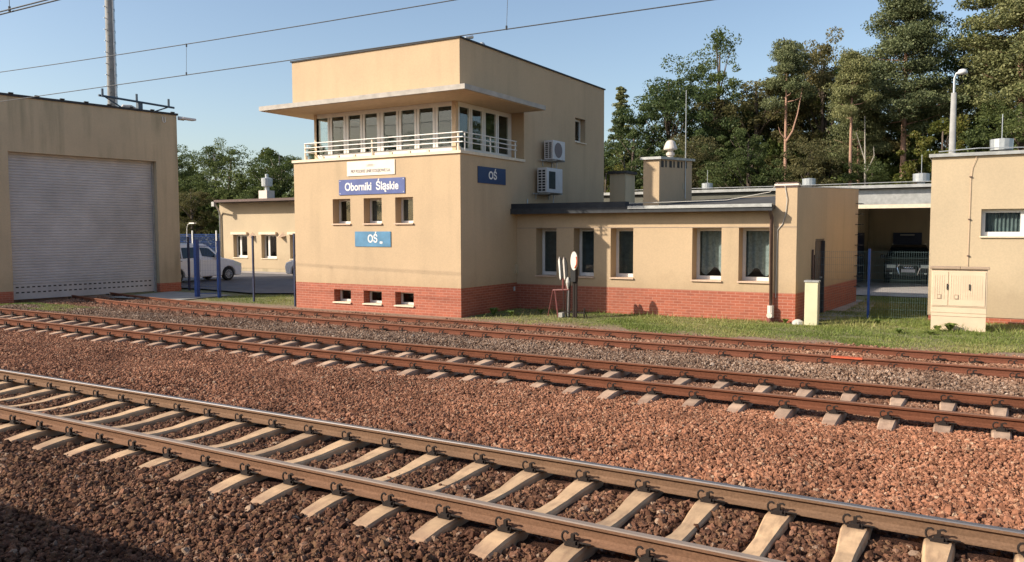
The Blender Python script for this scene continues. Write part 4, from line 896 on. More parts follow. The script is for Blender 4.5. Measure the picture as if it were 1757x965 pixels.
# ============================================================ FENCES
def mesh_panel(p0,p1,z0,z1,step=.05,r=.0019,hz=.2,mat='greenwire'):
    m=MB(); a=Vector(p0); b=Vector(p1); L=(b-a).length; n=int(L/step)
    for i in range(n+1): q=a+(b-a)*i/n; m.tube([(q.x,q.y,z0),(q.x,q.y,z1)],r,3,cap=False)
    z=z0+.03
    while z<=z1: m.tube([(a.x,a.y,z),(b.x,b.y,z)],r*1.2,3,cap=False); z+=hz
    m.tube([(a.x,a.y,z1-.03),(b.x,b.y,z1-.03)],r*1.5,3,cap=False)
    return m
rfc=empty('mesh_fence',(-2.7,23.9,-.15),'wire mesh fence with a blue post between the annex and the right hand building','fence')
mesh_panel((-4.12,23.62),(-2.76,23.86),-.1,1.72).build('mesh_panel','greenwire',rfc); mesh_panel((-2.76,23.86),(-1.36,24.12),-.1,1.72,.055,.0014).build('mesh_panel','greenwire',rfc)
m=MB(); m.box(-2.80,-2.74,23.83,23.89,-.3,1.78); m.build('post','bluepaint',rfc)
GP='blue gate and fence posts left of the tower'
for (x,y,wd,zt,mat,lab) in ((-25.26,19.75,.14,1.97,'bluepaint','left thick blue gate post in front of the white van'),(-24.54,20.15,.10,1.92,'bluepaint','right blue gate post before the van bonnet'),(-22.0,19.53,.055,2.12,'navy','dark fence post standing alone between gate and tower'),(-19.42,18.95,.05,2.20,'navy','dark fence post against the tower corner'),(-28.50,21.9,.07,2.05,'navy','dark blue post against the garage corner')):
    m=MB(); m.box(x-wd/2,x+wd/2,y-wd/2,y+wd/2,-.3,zt); m.box(x-wd/2-.006,x+wd/2+.006,y-wd/2-.006,y+wd/2+.006,zt,zt+.02); o=m.build('fence_post',mat,None,loc=(x,y,-.15)); tag(o,lab,'post',GP)
gt=empty('wire_gate',(-24.9,19.95,-.1),'blue wire mesh gate leaf between the two blue posts','gate')
m=MB(); m.tube([(-25.16,19.80,1.75),(-24.62,20.10,1.75)],.016,6); m.tube([(-25.16,19.80,.0),(-24.62,20.10,.0)],.016,6); m.build('frame','bluepaint',gt); mesh_panel((-25.16,19.80),(-24.62,20.10),.02,1.74,.1,.0016).build('mesh_panel','bluepaint',gt)
ff=empty('mesh_fence',(-52,39,-.1),'blue mesh fence with white posts behind the van','fence')
mesh_panel((-62,39.0),(-40.6,39.0),-.1,2.1,.10,.012,.4,'bluepaint').build('mesh_panel','bluepaint',ff)
for x in (-60,-57.6,-55.2,-52.7,-50.2,-47.6,-45.1,-42.6): m=MB(); m.box(x-.04,x+.04,38.92,38.99,-.2,2.35); m.build('post','signwhite',ff)
la=empty('path_lamp',(-45.6,35.5,-.1),'thin white lamp with curved arm behind the garage corner','lamp')
m=MB(); m.tube([(-46.3,35.5,-.1),(-46.3,35.5,2.5),(-46.2,35.5,2.75),(-45.9,35.5,2.85)],.02,8); m.build('pole','signwhite',la)
m=MB(); m.box(-45.95,-45.45,35.4,35.6,2.80,2.88); m.build('lamp_head','signwhite',la)

# ============================================================ CARS (length along local +X = front, width along Y)
def arc(cx,cz,r,a0,a1,n=9): return [(cx+r*cos(radians(a)),cz+r*sin(radians(a))) for a in np.linspace(a0,a1,n)]
def wheel(root,x,y,r,side):
    m=MB(); prof=[(r*.62,-.10),(r*.94,-.10),(r,-.07),(r,.07),(r*.94,.10),(r*.62,.10)]; k=22
    for i,(rr,yy) in enumerate(prof):
        for a in range(k): m.v.append((x+rr*cos(2*pi*a/k), y+yy, r+rr*sin(2*pi*a/k)))
    for i in range(len(prof)):
        for a in range(k):
            j=(i+1)%len(prof); m.f.append((i*k+a,i*k+(a+1)%k,j*k+(a+1)%k,j*k+a)); m.mi.append(0)
    w_=m.build('wheel','black',root)
    m=MB(); yo=y+side*.085
    m.extr([(x+r*.64*cos(a),r+r*.64*sin(a)) for a in np.linspace(0,2*pi,24,endpoint=False)],'y',y-.06*side,y+side*.05,1)
    for a in range(10):
        t=2*pi*a/10; p=(x+r*.12*cos(t),yo-.01*side,r+r*.12*sin(t)); q_=(x+r*.60*cos(t),yo-.005*side,r+r*.60*sin(t)); m.tube([p,q_],.022,5)
    m.tube([(x+r*.6*cos(a),yo,r+r*.6*sin(a)) for a in np.linspace(0,2*pi,25)],.02,5)
    m.extr([(x+.06*cos(a),r+.06*sin(a)) for a in np.linspace(0,2*pi,12,endpoint=False)],'y',yo-.02,yo+.01)
    m.build('rim',['alloy','dark'],w_)
def offs(poly,w_b,w_t,zb,zt,side,o):   # points on the leaning upper side
    out=[]
    for x,z in poly:
        t=(z-zb)/(zt-zb); hw=w_b/2*(1-t)+w_t/2*t; out.append((x,side*(hw+o),z))
    return out
def plate3(m,pts,nrm,th,mi=0):
    n=len(pts); a=[Vector(p) for p in pts]; b=[p+Vector(nrm)*th for p in a]
    m.add([tuple(p) for p in a+b],[tuple(range(n))[::-1],tuple(range(n,2*n))]+[(i,(i+1)%n,n+(i+1)%n,n+i) for i in range(n)],mi)
def car(name,label,paint,low,up,zb,zt,wd,wt,wheels,r,wins,ws,cat='car'):
    root=empty(name,(0,0,0),label,cat)
    m=MB(); m.extr(low,'y',-wd/2,wd/2); body=m.build('body',paint,root,bevel=.05)
    m=MB(); n=len(up); L=offs(up,wd,wt,zb,zt,-1,-.015); R_=offs(up,wd,wt,zb,zt,1,-.015)
    m.add(L+R_,[tuple(range(n))[::-1],tuple(range(n,2*n))]+[(i,(i+1)%n,n+(i+1)%n,n+i) for i in range(n)]); m.build('cabin',paint,root,bevel=.05)
    for p in wins:
        for s in (-1,1):
            m=MB(); plate3(m,offs(p,wd,wt,zb,zt,s,-.012),(0,s,0),.012); m.build('side_window','carblack' if False else 'cwin',root)
    for (x0,z0,x1,z1) in ws:   # windscreen / rear window along the slope
        m=MB(); y0=(wd/2*(1-(z0-zb)/(zt-zb))+wt/2*(z0-zb)/(zt-zb))-.09; y1=(wd/2*(1-(z1-zb)/(zt-zb))+wt/2*(z1-zb)/(zt-zb))-.10
        nx,nz=(z1-z0),-(x1-x0); 
        if nx*(1 if x0>0 else -1)<0: nx,nz=-nx,-nz
        l=sqrt(nx*nx+nz*nz); plate3(m,[(x0,-y0,z0),(x0,y0,z0),(x1,y1,z1),(x1,-y1,z1)],(nx/l,0,nz/l),.012); m.build('windscreen' if x0>0 else 'rear_window','cwin',root)
    for x in wheels:
        for s in (-1,1): wheel(root,x,s*(wd/2-.12),r,s)
    return root
M['cwin']=simple('dark_car_window',(.012,.018,.024),.08,.2,2)
def with_arches(top, x_front, x_rear, zlow, wheels, r):
    p=[(x_rear,zlow)]
    for wx in sorted(wheels): p+= [(wx-r-.06,zlow)]+[(wx+(r+.05)*cos(radians(a)), r+(r+.05)*sin(radians(a))) for a in np.linspace(168,12,11)]+[(wx+r+.06,zlow)]
    p+= [(x_front,zlow)]; return p+top
def make_van(label):
    wh=(-1.35,1.44); low=with_arches([(2.18,.35),(2.20,.62),(2.12,.84),(1.72,.98),(1.15,1.10),(-2.15,1.10),(-2.2,.6),(-2.18,.3)],2.1,-2.15,.24,wh,.32)
    up=[(1.15,1.08),(.42,1.68),(.15,1.79),(-.6,1.83),(-1.95,1.80),(-2.08,1.70),(-2.17,1.08)]
    wins=[[(.86,1.14),(.42,1.16),(-.02,1.22),(-.10,1.62),(.28,1.60),(.40,1.56)],[(-.30,1.15),(-1.05,1.13),(-1.05,1.62),(-.22,1.64),(-.22,1.25)],[(-1.12,1.13),(-1.98,1.15),(-1.96,1.60),(-1.12,1.62)]]
    r=car('white_van',label,'carwhite',low,up,1.08,1.83,1.84,1.50,wh,.32,wins,[(1.08,1.15,.46,1.66),(-2.20,1.15,-2.12,1.66)],'van')
    for s in (-1,1):
        m=MB(); m.box(.62,.78,min(s*.92,s*1.08),max(s*.92,s*1.08),1.10,1.26); m.build('mirror','carwhite',r,bevel=.02)
        m=MB(); m.extr([(1.72,.78),(2.14,.66),(2.16,.80),(1.8,.93)],'y',s*.925 if s>0 else -.932,s*.932 if s>0 else -.925); m.box(2.12,2.20,min(s*.55,s*.86),max(s*.55,s*.86),.66,.82); m.build('headlight','lampglass',r)
        m=MB(); m.box(-1.2,.3,min(s*.921,s*.926),max(s*.921,s*.926),.97,1.0) if False else m.box(-1.95,-1.1,min(s*.921,s*.93),max(s*.921,s*.93),1.0,1.03); m.build('door_rail','black',r)
        m=MB(); m.box(-.98,1.05,min(s*.921,s*.930),max(s*.921,s*.930),.36,.46); m.build('side_moulding','carwhite',r)
        for hx in (-.45,.05): m=MB(); m.box(hx,hx+.16,min(s*.921,s*.945),max(s*.921,s*.945),.98,1.01); m.build('door_handle','carwhite',r)
        m=MB(); m.box(-.16,-.15,min(s*.9205,s*.9225),max(s*.9205,s*.9225),.28,1.08); m.box(.93,.94,min(s*.9205,s*.9225),max(s*.9205,s*.9225),.5,1.05); m.build('door_gap','black',r)
    m=MB(); m.box(2.17,2.22,-.6,.6,.40,.55); m.build('grille','black',r)
    return r
van=make_van('white people carrier van parked in shade beside the garage'); van.location=(-32.75,25.30,-.085); van.rotation_euler.z=radians(87)
wh=(-1.3,1.3); low=with_arches([(2.05,.35),(2.10,.6),(2.0,.80),(1.6,.92),(1.0,1.0),(-1.95,1.02),(-2.05,.6),(-2.0,.3)],1.98,-1.95,.22,wh,.31)
up=[(1.0,.99),(.35,1.42),(0,1.52),(-1.2,1.50),(-1.75,1.2),(-1.95,1.01)]
c2=car('white_car','white car parked behind the tower with only its nose showing','carwhite',low,up,.99,1.52,1.76,1.35,wh,.31,[[(.75,1.04),(.30,1.36),(-.3,1.42),(-.3,1.06)],[(-.4,1.06),(-.4,1.42),(-1.1,1.42),(-1.5,1.12)]],[(.96,1.05,.42,1.39)])
for s in (-1,1): m=MB(); m.box(1.92,2.06,min(s*.5,s*.82),max(s*.5,s*.82),.62,.76); m.build('headlight','lampglass',c2)
c2.location=(-28.55,30.1,-.085); c2.rotation_euler.z=radians(180)
def make_suv():
    wh=(-1.4,1.42); low=with_arches([(2.28,.40),(2.30,.62),(2.28,.88),(2.10,.98),(1.25,1.10),(-2.2,1.12),(-2.3,.7),(-2.28,.35)],2.2,-2.25,.24,wh,.37)
    up=[(1.25,1.09),(.55,1.56),(.2,1.66),(-1.6,1.64),(-2.05,1.3),(-2.22,1.10)]
    r=car('black_suv','black sport utility vehicle with chrome framed grille in the carport','carblack',low,up,1.09,1.66,1.90,1.42,wh,.37,[[(.95,1.14),(.50,1.46),(-.2,1.54),(-.2,1.16)],[(-.3,1.16),(-.3,1.54),(-1.3,1.52),(-1.8,1.2)]],[(1.20,1.15,.62,1.53)])
    G_=[(-.36,.86),(.36,.86),(.44,.72),(.34,.42),(-.34,.42),(-.44,.72)]; X0=2.295
    m=MB(); m.add([(X0+.03,y,z) for y,z in G_]+[(X0-.05,y,z) for y,z in G_],[(0,1,2,3,4,5)]+[(i,(i+1)%6,6+(i+1)%6,6+i) for i in range(6)]); gr=m.build('grille','black',r)
    m=MB(); m.tube([(X0+.035,y,z) for y,z in G_]+[(X0+.035,*G_[0])],.042,6); m.build('grille_frame','chrome',gr)
    m=MB()
    for k in range(4): m.tube([(X0+.045,-.135+.09*k+.055*cos(a),.76+.055*sin(a)) for a in np.linspace(0,2*pi,17)],.009,5)
    m.build('ring_emblem','chrome',gr)
    m=MB(); m.box(X0+.03,X0+.045,-.27,.27,.52,.65); m.build('number_plate','plate',r)
    for s in (-1,1):
        m=MB(); m.add([(X0-.02+.0,s*.46,.70),(X0-.12,s*.90,.74),(X0-.16,s*.90,.86),(X0-.01,s*.50,.84),(X0-.3,s*.94,.74),(X0-.3,s*.94,.86)],[(0,1,2,3),(1,4,5,2)]); 
        m.box(X0-.10,X0+.012,min(s*.48,s*.84),max(s*.48,s*.84),.70,.84); m.build('headlight','lampglass',r,bevel=.015)
        m=MB(); m.box(X0-.05,X0+.015,min(s*.55,s*.85),max(s*.55,s*.85),.40,.56); m.build('air_intake','black',r)
        m=MB(); m.box(X0+.0,X0+.022,min(s*.62,s*.72),max(s*.62,s*.72),.44,.50); m.build('fog_lamp','lampglass',r)
        m=MB(); m.box(.85,1.02,min(s*.95,s*1.14),max(s*.95,s*1.14),1.08,1.24); m.build('mirror','carblack',r,bevel=.03)
        m=MB(); m.tube([(.1,s*.66,1.70),(-1.5,s*.64,1.69)],.018,6); m.build('roof_rail','chrome',r)
    return r
suv=make_suv(); suv.location=(-3.08,40.7,-.058); suv.rotation_euler.z=radians(-90+4)

# ============================================================ OVERHEAD WIRES
def catenary(label,y,zc,zm,dx,twin=False,slope=0):
    z=lambda x,b:b-slope*x
    r=empty('overhead_wire',(0,y,zc),label,'overhead wire','overhead lines above the tracks')
    for yo in ((-.04,.04) if twin else (0,)):
        m=MB(); m.tube([(x,y+yo,z(x,zc)) for x in (-150,-60,-25,-10,0,40)],.010,6); m.build('contact_wire','wire',r)
    m=MB(); m.tube([(x,y,z(x,zm)+.0006*(x+8)**2) for x in list(range(-60,31,3))],.010,6); m.build('messenger_wire','wire',r)
    for x in dx:
        zt=z(x,zm)+.0006*(x+8)**2
        m=MB(); m.tube([(x-.03,y,z(x,zc)),(x,y,zt)],.0045,5); m.tube([(x-.03,y,z(x,zc)-.01),(x-.03,y,z(x,zc)+.06)],.018,6); m.tube([(x,y,zt-.06),(x,y,zt+.01)],.018,6); m.build('dropper','wire',r)
catenary('overhead line over the middle track, two dark wires crossing the tower roof',12.24,5.75,6.40,(-40.6,-32.3,-24.0,-15.8,-7.3,1.2,9.5),False,.0065)
catenary('overhead line over the nearest track, seen at the top left corner',6.39,5.40,6.55,(-36,-28,-20,-12.0,-4,4,12),True,.002)

# ============================================================ OUR TRAIN (casts the shadow at the lower left)
tr=empty('passenger_carriage',(-2,-1.6,-.3),'passenger train carriage beside the nearest track, seen by its shadow at lower left','train carriage')
m=MB(); prof=[(-.12,-.1+1.0-.7),(-.12,2.9),(-.20,3.25),(-.45,3.50),(-1.0,3.66),(-1.6,3.70),(-2.2,3.66),(-2.75,3.50),(-3.0,3.25),(-3.08,2.9),(-3.08,.3)]
m.extr(prof,'x',-26,12); bd=m.build('body','train',tr)
for k in range(11):
    x=-24.5+3.2*k
    if abs(x)<1.2: continue
    m=MB(); m.box(x,x+1.9,-.118,-.105,1.5,2.6); m.build('window','cwin',tr)
for x in (-22,-19.5,6,8.5):
    m=MB(); m.extr([(x+.46*cos(a),.16+.46*sin(a)) for a in np.linspace(0,2*pi,20,endpoint=False)],'y',-.95,-.82); m.build('wheel','rustyiron',tr)

# ============================================================ TREES
def leaf_mesh(name, cen, siz, mat, rnd, flat=0.0):
    n=len(cen); a=RNG.normal(size=(n,3)); a/=np.linalg.norm(a,axis=1,keepdims=True); b=RNG.normal(size=(n,3))
    if flat: a[:,2]*=(1-flat); b[:,2]*=(1-flat); a/=np.linalg.norm(a,axis=1,keepdims=True)
    b-=a*(a*b).sum(1,keepdims=True); b/=np.linalg.norm(b,axis=1,keepdims=True)
    s=siz[:,None]; V=np.stack([cen-a*s, cen+b*s*.55, cen+a*s, cen-b*s*.55],1).reshape(-1,3)
    me=bpy.data.meshes.new(name); me.vertices.add(4*n); me.vertices.foreach_set('co',V.ravel().astype(np.float32)); me.loops.add(4*n); me.loops.foreach_set('vertex_index',np.arange(4*n)); me.polygons.add(n)
    me.polygons.foreach_set('loop_start',np.arange(n)*4); me.polygons.foreach_set('loop_total',np.full(n,4)); at=me.attributes.new('rnd','FLOAT','POINT'); at.data.foreach_set('value',np.repeat(np.clip(rnd,0,1),4))
    me.materials.append(M[mat]); me.update(); return me
def ball(n,c,r):
    d=RNG.normal(size=(n,3)); d/=np.linalg.norm(d,axis=1,keepdims=True); rr=RNG.uniform(.25,1,n)**.45
    return np.array(c)+d*rr[:,None]*np.array(r)
def tree_proto(kind, seed, H):
    """returns (crown mesh, trunk mesh) in local space, base at origin"""
    random.seed(seed); global RNG; RNG=np.random.default_rng(seed)
    T=MB(); cen=[];siz=[];rnd=[]
    mat={'oak':'leaf_dark','birch':'leaf_mid','yellow':'leaf_yellow','brown':'leaf_brown','pine':'needle','spruce':'needle','airy':'leaf_mid','barepine':'needle'}[kind]
    lean=random.uniform(-.03,.03)
    tp=lambda t:(lean*H*t+.12*sin(t*5+seed), .1*sin(t*4+seed*2), H*t)
    if kind in('oak','birch','yellow','brown','airy'):
        tr_=H*.022+.05; T.tube([tp(t) for t in np.linspace(0,.92,8)],[tr_*(1-.85*t) for t in np.linspace(0,1,8)],7)
        nb={'oak':34,'birch':30,'yellow':26,'brown':30,'airy':26}[kind]; W_=H*{'oak':.30,'birch':.21,'yellow':.27,'brown':.24,'airy':.20}[kind]
        for i in range(nb):
            t=random.uniform(.26 if kind!='airy' else .35,.97); a=random.uniform(0,2*pi); env=sin(min(1,(t-.12)/.88)*pi)**.55 if t<.97 else .3
            rad=W_*env*random.uniform(.35,1.05); p0=tp(max(.15,t-.18)); c=(p0[0]+rad*cos(a),p0[1]+rad*sin(a),H*t)
            midp=((p0[0]*.5+c[0]*.5),(p0[1]*.5+c[1]*.5),(p0[2]*.45+c[2]*.55)-.2)
            T.tube([p0,midp,c],[tr_*.38*(1-t*.6),tr_*.22*(1-t*.6),.015],5)
            R=H*random.uniform(.055,.10)*(.8 if kind=='airy' else 1); base=random.uniform(-.15,.25)
            for k in range(random.randint(4,6)):
                cc=(c[0]+random.gauss(0,R*.75),c[1]+random.gauss(0,R*.75),c[2]+random.gauss(0,R*.55)); r1=R*random.uniform(.35,.75)
                n=int((190 if kind!='airy' else 100)*random.uniform(.7,1.2)); cen.append(ball(n,cc,(r1,r1,r1*.75))); siz.append(RNG.uniform(.045,.11,n)); rnd.append(RNG.uniform(0,.75,n)+base)
    elif kind in('pine','barepine'):
        tr_=H*.013+.05; T.tube([tp(t) for t in np.linspace(0,.97,10)],[tr_*(1-.75*t) for t in np.linspace(0,1,10)],8)
        t0=.5 if kind=='pine' else .70; n_=48 if kind=='pine' else 20
        for i in range(n_):
            t=t0+(1-t0)*((i+random.random())/n_)**.9; a=i*2.4+random.uniform(-.4,.4); L=H*(.19 if kind=='pine' else .13)*(1-((t-t0)/(1-t0))**1.6*.78)*random.uniform(.6,1.15)
            p0=tp(t); e=(p0[0]+L*cos(a),p0[1]+L*sin(a),p0[2]+L*random.uniform(.02,.35)); T.tube([p0,((p0[0]+e[0])/2,(p0[1]+e[1])/2,(p0[2]+e[2])/2-.1),e],[tr_*.17,tr_*.09,.01],5)
            base=random.uniform(-.1,.2)
            for k in range(random.randint(4,7)):
                s=random.uniform(.45,1.08); cc=(p0[0]+L*s*cos(a)+random.gauss(0,.28),p0[1]+L*s*sin(a)+random.gauss(0,.28),p0[2]+(e[2]-p0[2])*s+random.uniform(.0,.3)); r1=H*random.uniform(.026,.048)
                n=random.randint(200,280); cen.append(ball(n,cc,(r1*1.35,r1*1.35,r1*.6))); siz.append(RNG.uniform(.04,.095,n)); rnd.append(RNG.uniform(0,.8,n)+base)
        for i in range(7):    # dead stubs
            t=random.uniform(.22,t0+.05); a=random.uniform(0,6.28); p0=tp(t); L=random.uniform(.4,1.5); T.tube([p0,(p0[0]+L*cos(a),p0[1]+L*sin(a),p0[2]+L*.1)],[.022,.006],4)
    elif kind=='spruce':
        tr_=H*.015; T.tube([tp(t) for t in np.linspace(0,1,8)],[tr_*(1-.9*t) for t in np.linspace(0,1,8)],7)
        for i in range(80):
            t=.15+.85*(i/80); a=i*2.4; L=H*.17*(1-t)**.85*random.uniform(.7,1.1)+.12; p0=tp(t); e=(p0[0]+L*cos(a),p0[1]+L*sin(a),p0[2]-L*.22); T.tube([p0,e],[.03,.008],4)
            for k in range(4):
                s=.3+.22*k+random.uniform(0,.1); n=46; r1=.30+.1*L; cen.append(ball(n,(p0[0]+L*s*cos(a),p0[1]+L*s*sin(a),p0[2]-L*s*.2),(r1,r1,r1*.4))); siz.append(RNG.uniform(.06,.12,n)); rnd.append(RNG.uniform(.1,.9,n))
    cm=leaf_mesh(kind+'_crown',np.concatenate(cen),np.concatenate(siz),mat,np.concatenate(rnd))
    tm=bpy.data.meshes.new(kind+'_trunk'); tm.from_pydata(T.v,[],T.f); tm.materials.append(M['pinebark' if 'pine' in kind else ('birch' if kind=='birch' else 'bark')]); tm.polygons.foreach_set('use_smooth',[True]*len(T.f))
    return cm,tm
PROT={}
for k,H in (('oak',13),('birch',14),('yellow',10),('brown',13),('pine',17),('spruce',14),('airy',15),('barepine',15)):
    PROT[k]=[(tree_proto(k,s+len(k)*7,H),H) for s in range(2 if k in('oak','pine','birch','brown') else 1)]
random.seed(99)
NAMES={'oak':'oak_tree','birch':'birch_tree','yellow':'broadleaf_tree','brown':'broadleaf_tree','pine':'pine_tree','spruce':'spruce_tree','airy':'broadleaf_tree','barepine':'pine_tree'}
def plant(kind,x,y,h,label,wid=1.0,var=None,rot=None,group='trees of the wood behind the buildings'):
    (cm,tm),H=PROT[kind][(var if var is not None else random.randint(0,9))%len(PROT[kind])]
    r=empty(NAMES[kind],(x,y,-.1),label,'tree',group); s=h/H; r.scale=(s*wid,s*wid,s); r.rotation_euler.z=rot if rot is not None else random.uniform(0,6.28)
    for nm,me in (('trunk',tm),('crown',cm)): o=bpy.data.objects.new(nm,me); C.objects.link(o); o.parent=r
    return r
# right wood: front rank is at Y 50-60
T_=[('spruce',-24.4,58,13.4,1.0,0,'slim pale spruce right of the tower roof against open sky'),
('oak',-19.4,55,13.9,1.05,0,'broad dark oak behind the antenna rod, left end of the wood'),
('airy',-16.5,57,16.0,.9,0,'tall thin crowned tree with airy branches rising above the dark oak'),
('oak',-21.6,53,10.2,1.15,1,'lower dark round tree between the slim spruce and the antenna rod'),
('brown',-13.9,57,13.3,1.35,0,'browning broadleaf tree right of the airy tree top'),
('barepine',-11.4,54,14.2,.75,0,'thin forked pine with bare orange trunk above the brick capped parapet'),
('brown',-9.9,58,15.0,.85,1,'narrow olive brown tree right of the thin forked pine'),
('birch',-8.9,60,14.4,.9,0,'mid green tree standing left of the tall straight pine trunk'),
('pine',-7.0,54,12.6,.8,1,'medium pine with a straight bare orange trunk left of the tallest pine'),
('pine',-4.35,54,16.0,1.02,0,'tallest pine of the wood with long orange trunk'),
('birch',-1.7,58,14.8,.85,1,'mid green tree behind the street lamp'),
('yellow',-2.2,50,8.4,1.0,0,'yellowing broadleaf tree left of the street lamp post'),
('pine',1.5,55,17.5,1.2,1,'large pine at the right edge of the photo'),
('oak',1.4,50,9.6,1.2,0,'dark broadleaf tree below the large right edge pine'),
('brown',-16.6,50,8.0,1.2,1,'low brownish tree behind the large chimney ventilator'),
('barepine',-6.85,50.5,12.4,.75,0,'slender pine with long bare orange trunk standing before the medium pine'),
('oak',-12.6,50,8.6,1.1,1,'low dark tree left of the bare orange trunk'),
('yellow',-21.2,48,6.6,1.1,0,'low yellow green tree left of the large chimney'),
('brown',-24.6,55,8.2,1.1,0,'low olive tree under the slim spruce'),
('oak',-6.0,51,6.4,1.1,0,'low dark tree below the medium pine'),
('brown',-9.2,50,7.4,1.1,1,'low olive tree right of the bare orange trunk'),
('birch',-27.5,60,9.8,1.0,0,'mid green tree showing just right of the tower corner'),
('oak',-14.4,62,11.8,1.1,0,'dark oak in the second rank behind the browning tree'),
('oak',-6.6,64,14.0,1.1,1,'dark oak in the second rank between the two orange trunks'),
('birch',2.6,62,16.8,1.0,1,'tall broadleaf tree in the second rank at the right edge'),
('pine',6.5,58,18.5,1.1,0,'pine just beyond the right edge of the photo'),
('oak',6.0,52,12.0,1.2,1,'dark oak just beyond the right edge of the photo'),
('yellow',-17.9,49,6.0,1.0,0,'small yellow green tree behind the ventilator cowl'),
('birch',-15.4,60,12.9,1.1,0,'second rank green tree left of the browning tree'),
('pine',-11.9,61,12.6,1.0,1,'second rank pine just right of the browning tree'),
('brown',-4.2,61,13.0,1.1,0,'second rank olive tree right of the tallest pine trunk'),
('oak',-9.6,63,13.2,1.1,1,'second rank oak filling the gap left of the medium pine'),
('birch',-17.5,62,11.6,1.2,1,'second rank green tree behind the airy tree'),
('oak',-22.9,60,9.6,1.2,0,'second rank low oak right of the slim spruce'),
('pine',-.2,62,14.4,1.0,0,'second rank pine behind the street lamp head')]
for k,x,y,h,wd,var,lab in T_:
    r=plant(k,x,y,h,lab,wd,var)
    if 'forked' in lab:
        m=MB(); b=(x+.05,y-.05,8.0); m.tube([b,(x+.45,y-.2,8.6),(x+.75,y-.3,9.6),(x+1.05,y-.3,11.4)],[.075,.06,.045,.02],7); m.tube([(x,y,8.1),(x-.3,y-.2,8.5),(x-.42,y-.25,8.9)],[.04,.03,.015],6)
        f=m.build('forked_branch','pinebark',None); f.parent=r; f.matrix_parent_inverse=(Matrix.Translation(r.location)@r.rotation_euler.to_matrix().to_4x4()@Matrix.Diagonal((*r.scale,1))).inverted()
for (x,y,h,lab) in ((-6.25,50.5,8.8,'thin pale leafless trunk right of the medium pine trunk'),(-5.75,50.2,4.9,'short pale leafless forked stem beside the thin leafless trunk')):
    m=MB(); m.tube([(x,y,-.1),(x+.05,y,h*.6),(x-.05,y,h)],[.09,.06,.02],6); m.tube([(x+.05,y,h*.62),(x+.5,y,h*.74),(x+.45,y,h*.8)],[.04,.03,.01],5); m.tube([(x+.05,y,h*.7),(x-.5,y,h*.9)],[.035,.01],5); o=m.build('dead_trunk','birch',None,loc=(x,y,-.1)); tag(o,lab,'tree trunk','leafless trunks at the wood edge')
L_=[('oak',-68,50,10.4,1.2,0,'dark tree right beside the garage wall'),('birch',-63.5,52,10.6,1.2,1,'tall green tree in the middle left behind the van'),('oak',-59.5,50,9.7,1.25,1,'dark round tree above the office roof corner'),('yellow',-56.5,53,9.8,1.1,0,'light green tree left of the office ventilator'),
('birch',-53.0,50,9.7,1.15,0,'thin crowned tree right of the office ventilator'),('pine',-50.2,52,9.6,.9,0,'small pine showing left of the tower ledge'),('oak',-47.5,50,7.6,1.2,0,'low dark tree behind the office building roof'),('oak',-64.5,45,7.4,1.3,0,'low dark tree behind the blue mesh fence'),('brown',-58,45,6.2,1.3,0,'olive tree behind the white fence posts'),
('birch',-72,54,10.6,1.2,0,'green tree partly hidden by the garage'),('oak',-52.5,46,5.8,1.3,1,'low dark bushy tree behind the office downpipe'),('oak',-42,52,7.0,1.2,1,'tree hidden behind the tower'),('birch',-36,54,7.4,1.2,0,'second tree hidden behind the tower')]
for k,x,y,h,wd,var,lab in L_[:-2]: plant(k,x,y,h,lab,wd,var,group='trees left behind the office building')
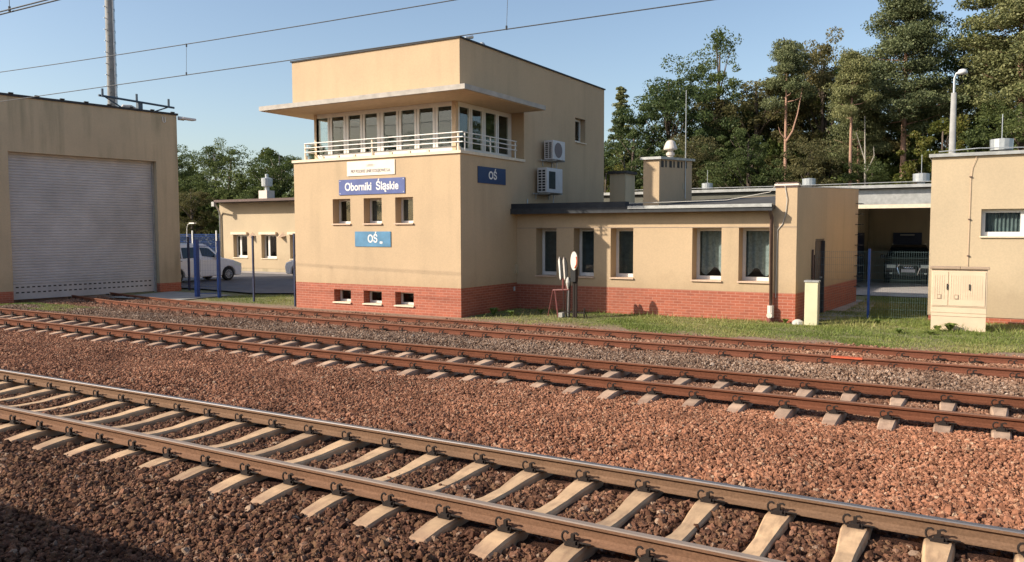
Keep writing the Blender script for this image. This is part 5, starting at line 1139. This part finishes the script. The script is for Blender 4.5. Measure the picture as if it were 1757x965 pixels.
# understory and far wood (reads as one mass)
def mass(name,x0,x1,y0,y1,h0,h1,n,mat,label,seed=5):
    global RNG; RNG=np.random.default_rng(seed); cen=[];siz=[];rnd=[]
    for i in range(n):
        x=RNG.uniform(x0,x1); y=RNG.uniform(y0,y1); H=RNG.uniform(h0,h1); z=RNG.uniform(.0,1)**.7*H; r=RNG.uniform(.5,1.1); k=int(RNG.uniform(90,150))
        cen.append(ball(k,(x,y,z),(r,r,r*.7))); siz.append(RNG.uniform(.08,.18,k)); rnd.append(RNG.uniform(0,.7,k)+RNG.uniform(-.1,.25))
    o=bpy.data.objects.new(name,leaf_mesh(name,np.concatenate(cen),np.concatenate(siz),mat,np.concatenate(rnd))); C.objects.link(o); tag(o,label,'undergrowth',kind='stuff')
mass('undergrowth',-29,10,55.5,60,3.4,8.6,900,'leaf_mid','dark undergrowth between the trunks of the wood')
mass('undergrowth',-76,-40,47,53,4.5,7.4,620,'leaf_dark','dark undergrowth behind the blue mesh fence',6)
mass('far_wood',-150,110,66,78,6,10.5,900,'leaf_dark','far wood that closes the view behind the trees',8)
mass('far_wood',-170,60,-62,-46,13,17,900,'leaf_dark','wood on the other side of the railway',9)
# weeds
def weed(x,y,h,n,label):
    global RNG; m=MB(); 
    for i in range(n):
        a=random.uniform(0,6.28); L=h*random.uniform(.6,1.3); wd=.022+.02*random.random(); c,s_=cos(a),sin(a)
        p=[(x+c*L*t,y+s_*L*t,-.16+h*1.1*sin(t*2.2)*random.uniform(.8,1.1)) for t in (0,.45,1.0)]
        m.add([p[0],(p[1][0]-s_*wd,p[1][1]+c*wd,p[1][2]),p[2],(p[1][0]+s_*wd,p[1][1]-c*wd,p[1][2])],[(0,1,2,3)])
    o=m.build('weed','grass',None,loc=(x,y,-.16)); at=o.data.attributes.new('rnd','FLOAT','POINT'); at.data.foreach_set('value',[random.uniform(.0,.5) for _ in m.v]); tag(o,label,'weed','weeds growing in the lawn')
weed(-.72,21.85,.22,34,'leafy weed at the foot of the wide cream cabinet'); weed(-1.0,21.75,.16,18,'smaller weed at the left corner of the wide cabinet'); weed(-1.75,20.9,.13,22,'low weed in the lawn left of the wide cabinet')
weed(-12.2,19.6,.24,26,'weed at the front corner of the tower side wall'); weed(-11.7,19.75,.18,20,'weed just right of the tower corner'); weed(-11.2,20.6,.16,20,'weed in the shade by the tower side wall'); weed(-1.1,21.0,.10,20,'flat weed in the lawn before the wide cabinet'); weed(-2.4,22.6,.16,30,'leafy tuft in the lawn in front of the mesh fence'); weed(-4.5,21.65,.14,18,'weed beside the downpipe foot')
